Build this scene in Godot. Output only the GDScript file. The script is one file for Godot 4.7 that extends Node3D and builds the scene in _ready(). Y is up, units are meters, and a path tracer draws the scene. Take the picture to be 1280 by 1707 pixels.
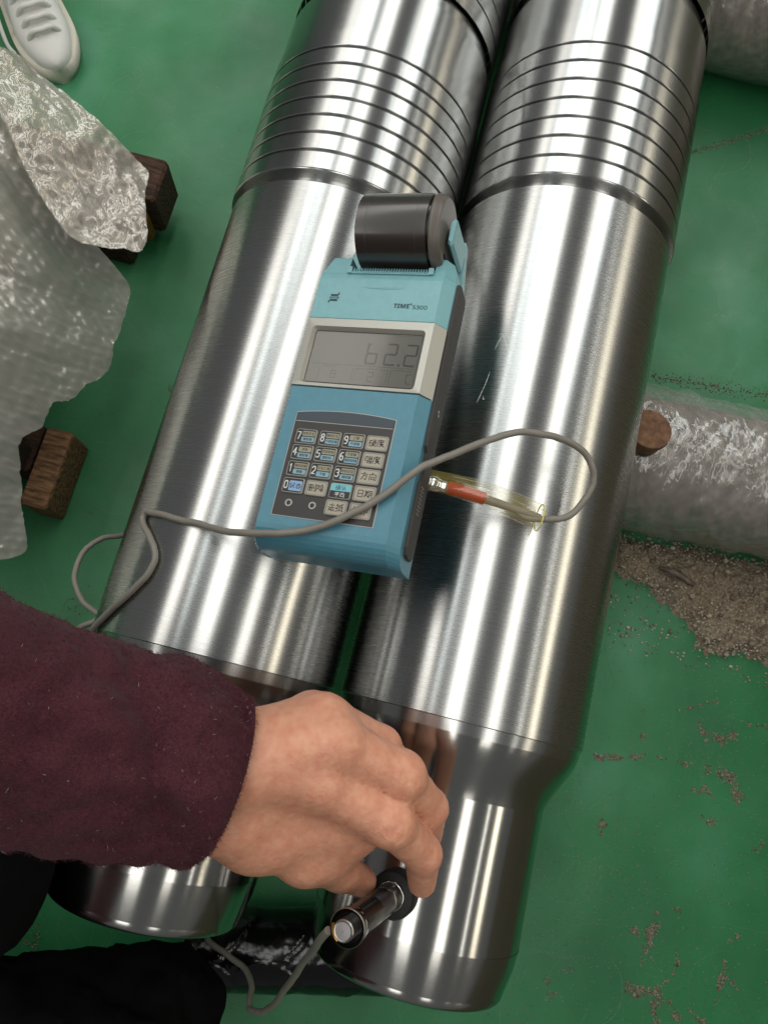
extends Node3D

# ---------- constants laid out once, in metres (y up, cylinders lie along z) ----------
const AX := 0.0998          # half the distance between the two cylinder axes
const AY := 0.247          # height of the cylinder axes
const RB := 0.0969         # radius of the cylinder barrels

const CABLE_TOP := [Vector3(0.1005, 0.3545, -0.1460), Vector3(0.1195, 0.3530, -0.1513), Vector3(0.1311, 0.3540, -0.1577), Vector3(0.1387, 0.3580, -0.1741), Vector3(0.1373, 0.3630, -0.1869), Vector3(0.1247, 0.3710, -0.1983), Vector3(0.1042, 0.3810, -0.1998), Vector3(0.0818, 0.3900, -0.1942), Vector3(0.0579, 0.3990, -0.1798), Vector3(0.0293, 0.4110, -0.1551), Vector3(0.0133, 0.4140, -0.1381), Vector3(-0.0144, 0.4050, -0.1107), Vector3(-0.0412, 0.3950, -0.0931), Vector3(-0.0709, 0.3850, -0.0834), Vector3(-0.0922, 0.3720, -0.0818), Vector3(-0.1175, 0.3500, -0.0847), Vector3(-0.1454, 0.3340, -0.0873), Vector3(-0.1643, 0.3220, -0.0889), Vector3(-0.1684, 0.3180, -0.0860), Vector3(-0.1625, 0.3200, -0.0778), Vector3(-0.1509, 0.3260, -0.0668), Vector3(-0.1452, 0.3300, -0.0577), Vector3(-0.1459, 0.3280, -0.0445), Vector3(-0.1536, 0.3230, -0.0291), Vector3(-0.1664, 0.3150, -0.0145), Vector3(-0.1791, 0.3040, -0.0025), Vector3(-0.1941, 0.2850, 0.0116), Vector3(-0.2131, 0.2600, 0.0150), Vector3(-0.2130, 0.2450, 0.0040), Vector3(-0.2030, 0.2350, -0.0093), Vector3(-0.2220, 0.2250, -0.0182), Vector3(-0.2390, 0.2150, -0.0350), Vector3(-0.2446, 0.2050, -0.0567), Vector3(-0.2370, 0.1950, -0.0727), Vector3(-0.2248, 0.1850, -0.0818), Vector3(-0.2120, 0.1600, -0.0884), Vector3(-0.1974, 0.0700, -0.0800), Vector3(-0.1700, 0.0200, -0.0200), Vector3(-0.1300, 0.0080, 0.1000), Vector3(-0.0900, 0.0300, 0.1900), Vector3(-0.0681, 0.1000, 0.2240), Vector3(-0.0556, 0.1400, 0.2312), Vector3(-0.0372, 0.1550, 0.2320), Vector3(-0.0190, 0.1700, 0.2341), Vector3(-0.0082, 0.1850, 0.2392), Vector3(-0.0070, 0.2000, 0.2459), Vector3(-0.0035, 0.2100, 0.2490), Vector3(0.0062, 0.2250, 0.2413), Vector3(0.0143, 0.2500, 0.2217), Vector3(0.0198, 0.2900, 0.1929), Vector3(0.0239, 0.3400, 0.1618), Vector3(0.0265, 0.3800, 0.1400), Vector3(0.0290, 0.3930, 0.1310)]

# strokes of the printed characters on a grid of ten by ten: x y x y ... per stroke
const GLYPHS := {
	"硬": "0242 2206 1545491915 5191 5393965653 5494 7176 7659 5799", "度": "4051 1191 111509 2383 4245 7245 4575 3686 8639 4699",
	"强": "0141430306464839 6191936361 5494975754 7379 5999 8799", "方": "4051 0292 424419 44847958", "向": "5032 1912929989 3575783835",
	"日": "2181892921 2585", "期": "0252 1117 4117 1343 1545 0757 1709 4759 616859 6191 9199 6494 6696", "打": "0343 2029 0745 5292 7279 7968",
	"印": "4012 1218 1545 1848 6191 9196 9676 6169", "走": "2282 5055 0595 5559 5787 3619 275999", "纸": "2002 0242 4206 0646 0948 9051 5158 5494 718799 5878",
	"删": "0109 0121 2129 3139 3151 5159 0565 7276 9099 9989", "除": "0109 0131 31233516 7043 7094 5484 4696 7479 6658 8798",
	"确": "0242 2206 1545491915 6051 6181 8172 5359 5393 9399 5595 5797 7379", "认": "1021 0323 2328 2837 606439 6599", "平": "1191 2234 8264 0595 5159",
	"均": "0343 2028 0748 6044 5292 9299 9979 6474 6886", "状": "2029 0213 0726 4494 606439 6599 8092", "态": "1292 5052 5215 5295 5354 1618 3639 3979 7977 5657 8698",
	"合": "5004 5094 3565 2777 2729 7779 2979", "金": "5004 5094 3464 2777 5459 1999 3738 7667", "钢": "2003 1242 1545 2329 2947 5159 5191 9199 6388 8368",
	"铁": "2003 1242 1545 2329 2947 7075 5292 5595 7549 7599", "铝": "2003 1242 1545 2329 2947 6191946461 5696995956", "不": "1191 5104 5159 6487",
	"锈": "2003 1242 1545 2329 2947 7074 5292 7254 7294 5696 6659 8689", "工": "1282 5259 0999", "灰": "1191 3109 4344 8374 6264 6439 6499",
	"0": "306082876939171230", "1": "3250 5059", "2": "12306082841989", "3": "113060827444 748678593918", "4": "601696 6069", "5": "802014648487693918",
	"6": "7040131739698786643416", "7": "108049", "8": "30608264341230 3416173969878664", "9": "8465351312306082866929",
}

var M := {}
var rng := RandomNumberGenerator.new()
var names := {}


# ---------- naming ----------
func numbered(called: String) -> String:
	var n: int = names.get(called, 0)
	names[called] = n + 1
	return called if n == 0 else "%s_%03d" % [called, n]


func thing(called: String, label: String, category: String, at := Vector3.ZERO, group := "") -> Node3D:
	var o := Node3D.new()
	o.name = numbered(called)
	add_child(o)
	o.position = at
	tag(o, label, category, group)
	return o


func tag(o: Node, label: String, category: String, group := "") -> void:
	o.set_meta("label", label)
	o.set_meta("category", category)
	if group:
		o.set_meta("group", group)


func put(called: String, mesh: Mesh, m: Material, parent: Node = null) -> MeshInstance3D:
	var o := MeshInstance3D.new()
	o.name = called if parent else numbered(called)
	o.mesh = mesh
	o.material_override = m
	(parent if parent else self).add_child(o, true)
	return o


# ---------- materials ----------
func noise_tex(freq: float, octaves: int, size: int, normal := false, strength := 4.0, ramp: Gradient = null, kind := FastNoiseLite.TYPE_SIMPLEX_SMOOTH, sd := 1) -> NoiseTexture2D:
	var n := FastNoiseLite.new()
	n.noise_type = kind
	n.frequency = freq
	n.fractal_octaves = octaves
	n.seed = sd
	var t := NoiseTexture2D.new()
	t.width = size
	t.height = size
	t.seamless = true
	t.noise = n
	t.as_normal_map = normal
	t.bump_strength = strength
	if ramp:
		t.color_ramp = ramp
	return t


func ramp(points: Array) -> Gradient:
	var g := Gradient.new()
	var offs := PackedFloat32Array()
	var cols := PackedColorArray()
	for p in points:
		offs.append(p[0])
		cols.append(p[1])
	g.offsets = offs
	g.colors = cols
	return g


func mat(c: Color, rough: float, metal := 0.0) -> StandardMaterial3D:
	var m := StandardMaterial3D.new()
	m.albedo_color = c
	m.roughness = rough
	m.metallic = metal
	return m


func triplanar(m: StandardMaterial3D, scale: float, world := false) -> void:
	m.uv1_triplanar = true
	m.uv1_world_triplanar = world
	m.uv1_scale = Vector3.ONE * scale


func steel(rough: float, aniso: float, grain: float, c := Color(0.725, 0.725, 0.72)) -> StandardMaterial3D:
	var m := mat(c, rough, 1.0)
	m.anisotropy_enabled = true
	m.anisotropy = -aniso
	m.albedo_texture = M.turned_tone
	m.roughness_texture = M.turned if grain < 1.7 and grain > 1.55 else M.turned_fine
	m.roughness = rough * 1.12
	m.uv1_scale = Vector3(0.05, grain, 1)
	return m


func make_materials() -> void:
	M.turned = noise_tex(0.09, 4, 512, false, 1.0, ramp([[0.0, Color(0.76, 0.76, 0.76)], [0.5, Color(0.9, 0.9, 0.9)], [1.0, Color(1, 1, 1)]]), FastNoiseLite.TYPE_SIMPLEX, 7)
	M.turned_fine = noise_tex(0.14, 4, 512, false, 1.0, ramp([[0.0, Color(0.86, 0.86, 0.86)], [1.0, Color(0.97, 0.97, 0.97)]]), FastNoiseLite.TYPE_SIMPLEX, 67)
	M.turned_tone = noise_tex(0.13, 4, 512, false, 1.0, ramp([[0.0, Color(0.95, 0.95, 0.95)], [1.0, Color(1, 1, 1)]]), FastNoiseLite.TYPE_SIMPLEX, 61)
	M.barrel = steel(0.27, 0.87, 4.0)
	M.collar = steel(0.25, 0.87, 1.5)
	M.neck = steel(0.19, 0.85, 1.6, Color(0.70, 0.695, 0.68))
	M.scratch = mat(Color(0.9, 0.9, 0.88), 0.5, 1.0)
	# floor: green epoxy paint with cloudy wear and small scuffs
	var f := mat(Color.WHITE, 0.34)
	f.albedo_texture = noise_tex(0.0045, 6, 1024, false, 1.0, ramp([[0.0, Color(0.135, 0.40, 0.24)], [0.4, Color(0.15, 0.445, 0.265)], [0.62, Color(0.18, 0.475, 0.295)], [1.0, Color(0.28, 0.53, 0.40)]]), FastNoiseLite.TYPE_SIMPLEX_SMOOTH, 3)
	f.detail_enabled = true
	f.detail_blend_mode = BaseMaterial3D.BLEND_MODE_MIX
	f.detail_albedo = ImageTexture.create_from_image(floor_marks())
	f.roughness_texture = noise_tex(0.012, 4, 512, false, 1.0, ramp([[0.0, Color(0.6, 0.6, 0.6)], [1.0, Color(1, 1, 1)]]), FastNoiseLite.TYPE_SIMPLEX_SMOOTH, 5)
	f.roughness = 0.62
	f.normal_enabled = true
	f.normal_texture = noise_tex(0.02, 5, 1024, true, 3.5, null, FastNoiseLite.TYPE_SIMPLEX_SMOOTH, 11)
	f.normal_scale = 0.15
	triplanar(f, 0.95, true)
	f.uv2_triplanar = true
	f.uv2_world_triplanar = true
	f.uv2_scale = Vector3.ONE * 0.78
	M.floor = f
	# tester plastics
	M.fine = noise_tex(0.12, 2, 256, true, 2.0, null, FastNoiseLite.TYPE_SIMPLEX, 2)
	M.teal = mat(Color(0.46, 0.65, 0.675), 0.4)
	M.teal.albedo_texture = noise_tex(0.02, 4, 256, false, 1.0, ramp([[0.0, Color(0.955, 0.955, 0.955)], [1.0, Color(1, 1, 1)]]), FastNoiseLite.TYPE_SIMPLEX, 51)
	M.teal.normal_enabled = true
	M.teal.normal_texture = M.fine
	M.teal.normal_scale = 0.12
	triplanar(M.teal, 22.0)
	M.blue = M.teal.duplicate()
	M.blue.albedo_color = Color(0.29, 0.50, 0.57)
	M.silver = mat(Color(0.66, 0.65, 0.62), 0.38, 0.35)
	M.rubber = mat(Color(0.2, 0.19, 0.185), 0.62)
	M.black = mat(Color(0.045, 0.043, 0.043), 0.4)
	M.gloss_black = mat(Color(0.03, 0.028, 0.028), 0.12)
	M.smoke = mat(Color(0.17, 0.145, 0.135), 0.3)
	M.smoke.clearcoat_enabled = true
	M.smoke.clearcoat = 0.6
	M.smoke.clearcoat_roughness = 0.12
	M.cap = mat(Color(0.36, 0.33, 0.31), 0.35)
	M.panel = mat(Color(0.17, 0.155, 0.155), 0.45)
	M.panel_top = mat(Color(0.17, 0.21, 0.25), 0.4)
	M.line = mat(Color(0.62, 0.62, 0.6), 0.5)
	M.print = mat(Color(0.13, 0.2, 0.22), 0.6)
	M.print_light = mat(Color(0.7, 0.68, 0.66), 0.6)
	M.chrome = mat(Color(0.85, 0.85, 0.84), 0.12, 1.0)
	M.satin = mat(Color(0.62, 0.6, 0.58), 0.32, 1.0)
	M.button = mat(Color(0.62, 0.6, 0.6), 0.45, 0.6)
	M.gold = mat(Color(0.75, 0.53, 0.2), 0.3, 1.0)
	M.cable = mat(Color(0.47, 0.45, 0.42), 0.5)
	M.cable.heightmap_enabled = false
	M.red = mat(Color(0.62, 0.03, 0.035), 0.35)
	M.shrink_edge = mat(Color(0.80, 0.76, 0.42), 0.25)
	M.shrink = mat(Color(0.86, 0.78, 0.26, 0.09), 0.05)
	M.shrink.transparency = BaseMaterial3D.TRANSPARENCY_ALPHA
	# plastic films
	M.crinkle = noise_tex(0.02, 5, 512, true, 9.0, null, FastNoiseLite.TYPE_CELLULAR, 4)
	M.film = mat(Color(0.88, 0.87, 0.85, 0.05), 0.05, 0.06)
	M.film.transparency = BaseMaterial3D.TRANSPARENCY_ALPHA
	M.dirty = mat(Color.WHITE, 0.75)
	M.dirty.albedo_texture = noise_tex(0.02, 5, 512, false, 1.0, ramp([[0.0, Color(0.19, 0.145, 0.115)], [0.5, Color(0.39, 0.34, 0.30)], [1.0, Color(0.62, 0.57, 0.52)]]), FastNoiseLite.TYPE_SIMPLEX_SMOOTH, 8)
	triplanar(M.dirty, 5.0)
	M.dark_film = mat(Color(0.035, 0.033, 0.036), 0.16)
	M.dark_film.normal_enabled = true
	M.dark_film.normal_texture = M.crinkle
	M.dark_film.normal_scale = 0.05
	triplanar(M.dark_film, 6.0)
	M.bubble = mat(Color(0.70, 0.67, 0.64), 0.24)
	M.rust = mat(Color.WHITE, 0.8)
	M.rust.albedo_texture = noise_tex(0.03, 4, 256, false, 1.0, ramp([[0.0, Color(0.28, 0.18, 0.12)], [1.0, Color(0.52, 0.38, 0.27)]]), FastNoiseLite.TYPE_SIMPLEX_SMOOTH, 9)
	triplanar(M.rust, 12.0)
	M.wood = mat(Color.WHITE, 0.8)
	M.wood.albedo_texture = noise_tex(0.02, 5, 512, false, 1.0, ramp([[0.0, Color(0.24, 0.17, 0.12)], [0.45, Color(0.45, 0.32, 0.215)], [0.7, Color(0.56, 0.42, 0.285)], [1.0, Color(0.37, 0.28, 0.21)]]), FastNoiseLite.TYPE_SIMPLEX_SMOOTH, 13)
	M.wood.normal_enabled = true
	M.wood.normal_texture = noise_tex(0.05, 4, 256, true, 8.0, null, FastNoiseLite.TYPE_SIMPLEX, 43)
	M.wood.normal_scale = 0.7
	triplanar(M.wood, 6.0)
	M.wood.uv1_scale = Vector3(2.5, 14, 14)
	M.dark_wood = M.wood.duplicate()
	M.dark_wood.albedo_color = Color(0.55, 0.5, 0.5)
	M.iron = mat(Color(0.23, 0.21, 0.21), 0.55, 0.3)
	# person
	M.skin = mat(Color.WHITE, 0.5)
	M.skin.albedo_texture = noise_tex(0.012, 4, 512, false, 1.0, ramp([[0.0, Color(0.765, 0.49, 0.40)], [0.45, Color(0.805, 0.565, 0.46)], [1.0, Color(0.84, 0.63, 0.525)]]), FastNoiseLite.TYPE_SIMPLEX_SMOOTH, 17)
	M.skin.normal_enabled = true
	M.skin.normal_texture = noise_tex(0.05, 4, 512, true, 5.0, null, FastNoiseLite.TYPE_CELLULAR, 19)
	M.skin.normal_scale = 0.45
	triplanar(M.skin, 17.0)
	M.skin.subsurf_scatter_enabled = true
	M.skin.subsurf_scatter_strength = 0.05
	M.wool = mat(Color.WHITE, 0.95)
	M.wool.albedo_texture = noise_tex(0.05, 4, 512, false, 1.0, ramp([[0.0, Color(0.15, 0.04, 0.07)], [0.5, Color(0.255, 0.08, 0.125)], [1.0, Color(0.34, 0.14, 0.185)]]), FastNoiseLite.TYPE_SIMPLEX, 23)
	M.wool.normal_enabled = true
	M.wool.normal_texture = noise_tex(0.06, 4, 512, true, 10.0, null, FastNoiseLite.TYPE_SIMPLEX, 29)
	M.wool.normal_scale = 0.45
	M.wool.rim_enabled = true
	M.wool.rim = 0.08
	M.wool.rim_tint = 0.7
	triplanar(M.wool, 22.0)
	M.fibre = mat(Color(0.33, 0.125, 0.175), 0.9)
	M.lint = mat(Color(0.75, 0.72, 0.7), 0.9)
	M.trouser = mat(Color(0.045, 0.045, 0.05), 0.95)
	M.trouser.metallic_specular = 0.2
	M.canvas = mat(Color(0.86, 0.85, 0.83), 0.8)
	M.canvas.normal_enabled = true
	M.canvas.normal_texture = M.fine
	M.canvas.normal_scale = 0.5
	triplanar(M.canvas, 40.0)
	M.sole = mat(Color(0.78, 0.76, 0.7), 0.6)
	# dirt
	M.sand = mat(Color.WHITE, 0.95)
	M.sand.albedo_texture = noise_tex(0.05, 5, 512, false, 1.0, ramp([[0.0, Color(0.36, 0.31, 0.255)], [0.5, Color(0.55, 0.495, 0.42)], [1.0, Color(0.76, 0.70, 0.60)]]), FastNoiseLite.TYPE_SIMPLEX_SMOOTH, 31)
	triplanar(M.sand, 9.0)
	M.crumb = mat(Color.WHITE, 0.95)
	M.crumb.vertex_color_use_as_albedo = true
	M.lamp_body = mat(Color(0.55, 0.56, 0.57), 0.6)
	M.glow = mat(Color(0.9, 0.9, 0.88), 0.6)
	M.glow.emission_enabled = true
	M.glow.emission = Color(1.0, 0.98, 0.94)
	M.glow.emission_energy_multiplier = 0.35


# scuffs, scratches, chips and rubbed dust on the painted floor
func floor_marks() -> Image:
	var n := 1536
	var im := Image.create(n, n, false, Image.FORMAT_RGBA8)
	im.fill(Color(0.3, 0.42, 0.32, 0.0))
	for i in 1300:
		var p := Vector2(rng.randf() * n, rng.randf() * n)
		var a := rng.randf() * TAU
		var bend := rng.randf_range(-0.02, 0.02)
		var long := int(rng.randf_range(12, 170) * (1.0 if i % 9 else 2.5))
		var pale := rng.randf() < 0.62
		var c := Color(0.48, 0.55, 0.45) if pale else Color(0.10, 0.16, 0.11)
		var wide := 1 if rng.randf() < 0.8 else 2
		var strength := rng.randf_range(0.08, 0.5)
		for k in long:
			p += Vector2.from_angle(a)
			a += bend + rng.randf_range(-0.06, 0.06)
			if rng.randf() < 0.75:
				c.a = strength * rng.randf_range(0.4, 1.0)
				for w in wide:
					im.set_pixel(posmod(int(p.x) + w, n), posmod(int(p.y), n), c)
	for i in 420:
		var hub := Vector2(rng.randf() * n, rng.randf() * n)
		var reach := rng.randf_range(4, 46)
		var c: Color = [Color(0.50, 0.53, 0.43), Color(0.14, 0.19, 0.13), Color(0.40, 0.37, 0.29)][i % 3]
		for k in int(reach * rng.randf_range(1.0, 5.0)):
			var q := hub + Vector2.from_angle(rng.randf() * TAU) * reach * rng.randf() * Vector2(1.6, 0.8)
			c.a = rng.randf_range(0.2, 0.8)
			im.set_pixel(posmod(int(q.x), n), posmod(int(q.y), n), c)
			if rng.randf() < 0.3:
				im.set_pixel(posmod(int(q.x) + 1, n), posmod(int(q.y), n), c)
	return im


# ---------- mesh helpers ----------
func begin() -> SurfaceTool:
	var st := SurfaceTool.new()
	st.begin(Mesh.PRIMITIVE_TRIANGLES)
	return st


# a smooth sheet through rows of points; around: each row closes on itself
func sheet(st: SurfaceTool, rows: Array, around := false, uv := Vector2.ONE) -> void:
	var nr := rows.size()
	var nc: int = rows[0].size()
	var cols := nc + 1 if around else nc
	var nrm := []
	for i in nr:
		var line := PackedVector3Array()
		for j in nc:
			var a: Vector3 = rows[i][(j + 1) % nc if around else mini(j + 1, nc - 1)]
			var b: Vector3 = rows[i][(j - 1 + nc) % nc if around else maxi(j - 1, 0)]
			var c: Vector3 = rows[mini(i + 1, nr - 1)][j]
			var d: Vector3 = rows[maxi(i - 1, 0)][j]
			var n := (c - d).cross(a - b)
			line.append(n.normalized() if n.length() > 1e-14 else Vector3.UP)
		nrm.append(line)
	for i in nr - 1:
		for j in cols - 1:
			for q in [[i, j], [i, j + 1], [i + 1, j + 1], [i, j], [i + 1, j + 1], [i + 1, j]]:
				st.set_normal(nrm[q[0]][q[1] % nc])
				st.set_uv(Vector2(uv.x * q[1] / (cols - 1), uv.y * q[0] / (nr - 1)))
				st.add_vertex(rows[q[0]][q[1] % nc])


# a flat convex (or star-shaped) face, turned away from the point inside
func face(st: SurfaceTool, pts: Array, inside: Vector3, uvs: Array = []) -> void:
	var mid := Vector3.ZERO
	for p in pts:
		mid += p
	mid /= pts.size()
	var n := Vector3.ZERO
	for i in pts.size():
		n += (pts[(i + 1) % pts.size()] - mid).cross(pts[i] - mid)
	n = n.normalized()
	var flip: bool = n.dot(mid - inside) < 0.0
	if flip:
		n = -n
	var muv := Vector2.ZERO
	for u in uvs:
		muv += u / uvs.size()
	for i in pts.size():
		var k := (i + 1) % pts.size()
		var order := [i, k] if not flip else [k, i]
		st.set_normal(n)
		st.set_uv(muv)
		st.add_vertex(mid)
		for q in order:
			st.set_normal(n)
			if uvs:
				st.set_uv(uvs[q])
			st.add_vertex(pts[q])


# loops of equal size joined by flat faces, closed by caps
func loft(st: SurfaceTool, loops: Array, cap_first := true, cap_last := true, top_uv := Rect2(), side_uv := Vector2.ZERO) -> void:
	var inside := Vector3.ZERO
	for l in loops:
		var c := Vector3.ZERO
		for p in l:
			c += p
		inside += c / l.size() / loops.size()
	var n: int = loops[0].size()
	for i in loops.size() - 1:
		var mid := Vector3.ZERO
		for p in loops[i] + loops[i + 1]:
			mid += p / (2.0 * n)
		for j in n:
			var k := (j + 1) % n
			face(st, [loops[i][j], loops[i][k], loops[i + 1][k], loops[i + 1][j]], mid, [side_uv, side_uv, side_uv, side_uv])
	if cap_first:
		face(st, loops[0], inside)
	if cap_last:
		var uvs := []
		if top_uv.size.x > 0.0:
			var lo := Vector2(1e9, 1e9)
			var hi := -lo
			for p in loops[-1]:
				lo = lo.min(Vector2(p.x, p.z))
				hi = hi.max(Vector2(p.x, p.z))
			for p in loops[-1]:
				uvs.append(top_uv.position + (Vector2(p.x, p.z) - lo) / (hi - lo) * top_uv.size)
		face(st, loops[-1], inside, uvs)


func rounded(cx: float, cz: float, w: float, h: float, r: float, n := 4) -> Array:
	var out := []
	for c in [[1, 1], [-1, 1], [-1, -1], [1, -1]]:
		var start: float = {[1, 1]: 0.0, [-1, 1]: 0.5, [-1, -1]: 1.0, [1, -1]: 1.5}[c] * PI
		for i in n + 1:
			var a := start + 0.5 * PI * i / n
			out.append(Vector2(cx + c[0] * (w / 2 - r) + r * cos(a), cz + c[1] * (h / 2 - r) + r * sin(a)))
	return out


func lift(outline: Array, y: float, inset := 0.0, about := Vector2.ZERO) -> Array:
	var out := []
	for p in outline:
		var q: Vector2 = p
		if inset != 0.0:
			var d: Vector2 = q - about
			q = about + d * maxf(0.0, (1.0 - inset / maxf(d.length(), 1e-6)))
		out.append(Vector3(q.x, y, q.y))
	return out


func plate(outline: Array, y0: float, y1: float, bevel: float, top_uv := Rect2(), side_uv := Vector2.ZERO) -> ArrayMesh:
	var st := begin()
	var mid := Vector2.ZERO
	for p in outline:
		mid += p / outline.size()
	loft(st, [lift(outline, y0), lift(outline, y1 - bevel), lift(outline, y1, bevel, mid)], true, true, top_uv, side_uv)
	return st.commit()


func block(at: Vector3, size: Vector3, bevel := 0.002) -> ArrayMesh:
	var o := rounded(0, 0, size.x, size.z, bevel, 1)
	var st := begin()
	loft(st, [lift(o, 0, bevel), lift(o, bevel), lift(o, size.y - bevel), lift(o, size.y, bevel)])
	var m := st.commit()
	var st2 := begin()
	st2.append_from(m, 0, Transform3D(Basis(), at))
	return st2.commit()


# a turned body along z: each segment of the profile (z, r) is smooth, edges between them are sharp
func lathe(st: SurfaceTool, segments: Array, sides := 128, centre := Vector3.ZERO, axis := Vector3(0, 0, 1), side := Vector3(0, 1, 0)) -> void:
	var third := side.cross(axis)
	for seg in segments:
		var rows := []
		for p in seg:
			var row := PackedVector3Array()
			for j in sides:
				var a := TAU * j / sides + PI
				row.append(centre + axis * p[0] + (side * cos(a) + third * -sin(a)) * p[1])
			rows.append(row)
		sheet(st, rows, true, Vector2(1, 1))


func smooth_path(pts: Array, per := 6) -> PackedVector3Array:
	var out := PackedVector3Array()
	for i in pts.size() - 1:
		var a: Vector3 = pts[maxi(i - 1, 0)]
		var b: Vector3 = pts[i]
		var c: Vector3 = pts[i + 1]
		var d: Vector3 = pts[mini(i + 2, pts.size() - 1)]
		for k in per:
			out.append(b.cubic_interpolate(c, a, d, float(k) / per))
	out.append(pts[-1])
	return out


func tube(st: SurfaceTool, path: PackedVector3Array, radii: Array, sides := 12, caps := true) -> void:
	var rows := []
	var n := Vector3.ZERO
	var count := path.size()
	for i in count:
		var t := (path[mini(i + 1, count - 1)] - path[maxi(i - 1, 0)]).normalized()
		if i == 0:
			n = t.cross(Vector3(0.31, 0.9, 0.17)).normalized()
		n = (n - t * n.dot(t)).normalized()
		var b := n.cross(t)
		var r: float = radii[0] if radii.size() == 1 else lerpf(radii[int(float(i) / (count - 1) * (radii.size() - 1))], radii[mini(int(float(i) / (count - 1) * (radii.size() - 1)) + 1, radii.size() - 1)], fposmod(float(i) / (count - 1) * (radii.size() - 1), 1.0))
		var row := PackedVector3Array()
		for j in sides:
			var a := TAU * j / sides
			row.append(path[i] + (n * cos(a) + b * sin(a)) * r)
		rows.append(row)
	sheet(st, rows, true)
	if caps:
		face(st, Array(rows[0]), path[1])
		face(st, Array(rows[-1]), path[count - 2])


# a body grown round bones [a, ra, b, rb, blend]; a negative blend carves
func body(bones: Array, cell: float, wrinkle := 0.0, wrinkle_size := 0.02) -> ArrayMesh:
	var lo := Vector3.ONE * 1e9
	var hi := -lo
	for b in bones:
		var r := maxf(b[1], b[3]) + 2.0 * cell
		for p in [b[0], b[2]]:
			lo = lo.min(p - Vector3.ONE * r)
			hi = hi.max(p + Vector3.ONE * r)
	var nx := int((hi.x - lo.x) / cell) + 3
	var ny := int((hi.y - lo.y) / cell) + 3
	var nz := int((hi.z - lo.z) / cell) + 3
	var f := PackedFloat32Array()
	f.resize(nx * ny * nz)
	f.fill(1.0)
	for bone in bones:
		var a: Vector3 = bone[0]
		var c: Vector3 = bone[2]
		var ra: float = bone[1]
		var rb: float = bone[3]
		var k: float = absf(bone[4])
		var carve: bool = bone[4] < 0.0
		var reach := maxf(ra, rb) + k + 2.5 * cell
		var l: Vector3 = ((a.min(c) - Vector3.ONE * reach - lo) / cell).floor()
		var h: Vector3 = ((a.max(c) + Vector3.ONE * reach - lo) / cell).ceil()
		var ab := c - a
		var len2 := maxf(ab.length_squared(), 1e-12)
		for i in range(maxi(int(l.x), 0), mini(int(h.x), nx - 1) + 1):
			for j in range(maxi(int(l.y), 0), mini(int(h.y), ny - 1) + 1):
				var at := (i * ny + j) * nz
				for q in range(maxi(int(l.z), 0), mini(int(h.z), nz - 1) + 1):
					var p := lo + Vector3(i, j, q) * cell
					var t := clampf((p - a).dot(ab) / len2, 0.0, 1.0)
					var d := (p - a - ab * t).length() - lerpf(ra, rb, t)
					var o := f[at + q]
					if carve:
						var e := maxf(k - absf(o + d), 0.0) / k
						f[at + q] = maxf(o, -d) + e * e * k * 0.25
					else:
						var e := maxf(k - absf(o - d), 0.0) / k
						f[at + q] = minf(o, d) - e * e * k * 0.25
	if wrinkle > 0.0:
		var noise := FastNoiseLite.new()
		noise.frequency = 1.0 / wrinkle_size
		noise.fractal_octaves = 3
		noise.seed = 5
		for i in nx:
			for j in ny:
				for q in nz:
					var at := (i * ny + j) * nz + q
					if absf(f[at]) < 3.0 * cell:
						f[at] += wrinkle * noise.get_noise_3d(lo.x + i * cell, lo.y + j * cell, lo.z + q * cell)
	var index := PackedInt32Array()
	index.resize(nx * ny * nz)
	index.fill(-1)
	var verts := PackedVector3Array()
	var norms := PackedVector3Array()
	var tris := PackedInt32Array()
	var sx := ny * nz
	var sy := nz
	for i in nx - 1:
		for j in ny - 1:
			for q in nz - 1:
				var at := i * sx + j * sy + q
				var v := [f[at], f[at + sx], f[at + sy], f[at + sx + sy], f[at + 1], f[at + sx + 1], f[at + sy + 1], f[at + sx + sy + 1]]
				var inside := 0
				for x in v:
					if x < 0.0:
						inside += 1
				if inside == 0 or inside == 8:
					continue
				var sum := Vector3.ZERO
				var cut := 0
				for e in [[0, 1], [2, 3], [4, 5], [6, 7], [0, 2], [1, 3], [4, 6], [5, 7], [0, 4], [1, 5], [2, 6], [3, 7]]:
					var va: float = v[e[0]]
					var vb: float = v[e[1]]
					if (va < 0.0) != (vb < 0.0):
						var t := va / (va - vb)
						var pa := Vector3(e[0] & 1, (e[0] >> 1) & 1, e[0] >> 2)
						var pb := Vector3(e[1] & 1, (e[1] >> 1) & 1, e[1] >> 2)
						sum += pa.lerp(pb, t)
						cut += 1
				index[at] = verts.size()
				verts.append(lo + (Vector3(i, j, q) + sum / cut) * cell)
				norms.append(Vector3(v[1] + v[3] + v[5] + v[7] - v[0] - v[2] - v[4] - v[6], v[2] + v[3] + v[6] + v[7] - v[0] - v[1] - v[4] - v[5], v[4] + v[5] + v[6] + v[7] - v[0] - v[1] - v[2] - v[3]).normalized())
	for i in range(1, nx - 1):
		for j in range(1, ny - 1):
			for q in range(1, nz - 1):
				var at := i * sx + j * sy + q
				for axis in 3:
					var step: int = [sx, sy, 1][axis]
					if (f[at] < 0.0) == (f[at + step] < 0.0):
						continue
					var u: int = [sy, 1, sx][axis]
					var w: int = [1, sx, sy][axis]
					var c := [index[at - u - w], index[at - w], index[at], index[at - u]]
					if c.min() < 0:
						continue
					if f[at] > 0.0:
						c.reverse()
					tris.append_array([c[0], c[2], c[1], c[0], c[3], c[2]])
	var arrays := []
	arrays.resize(Mesh.ARRAY_MAX)
	arrays[Mesh.ARRAY_VERTEX] = verts
	arrays[Mesh.ARRAY_NORMAL] = norms
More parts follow.
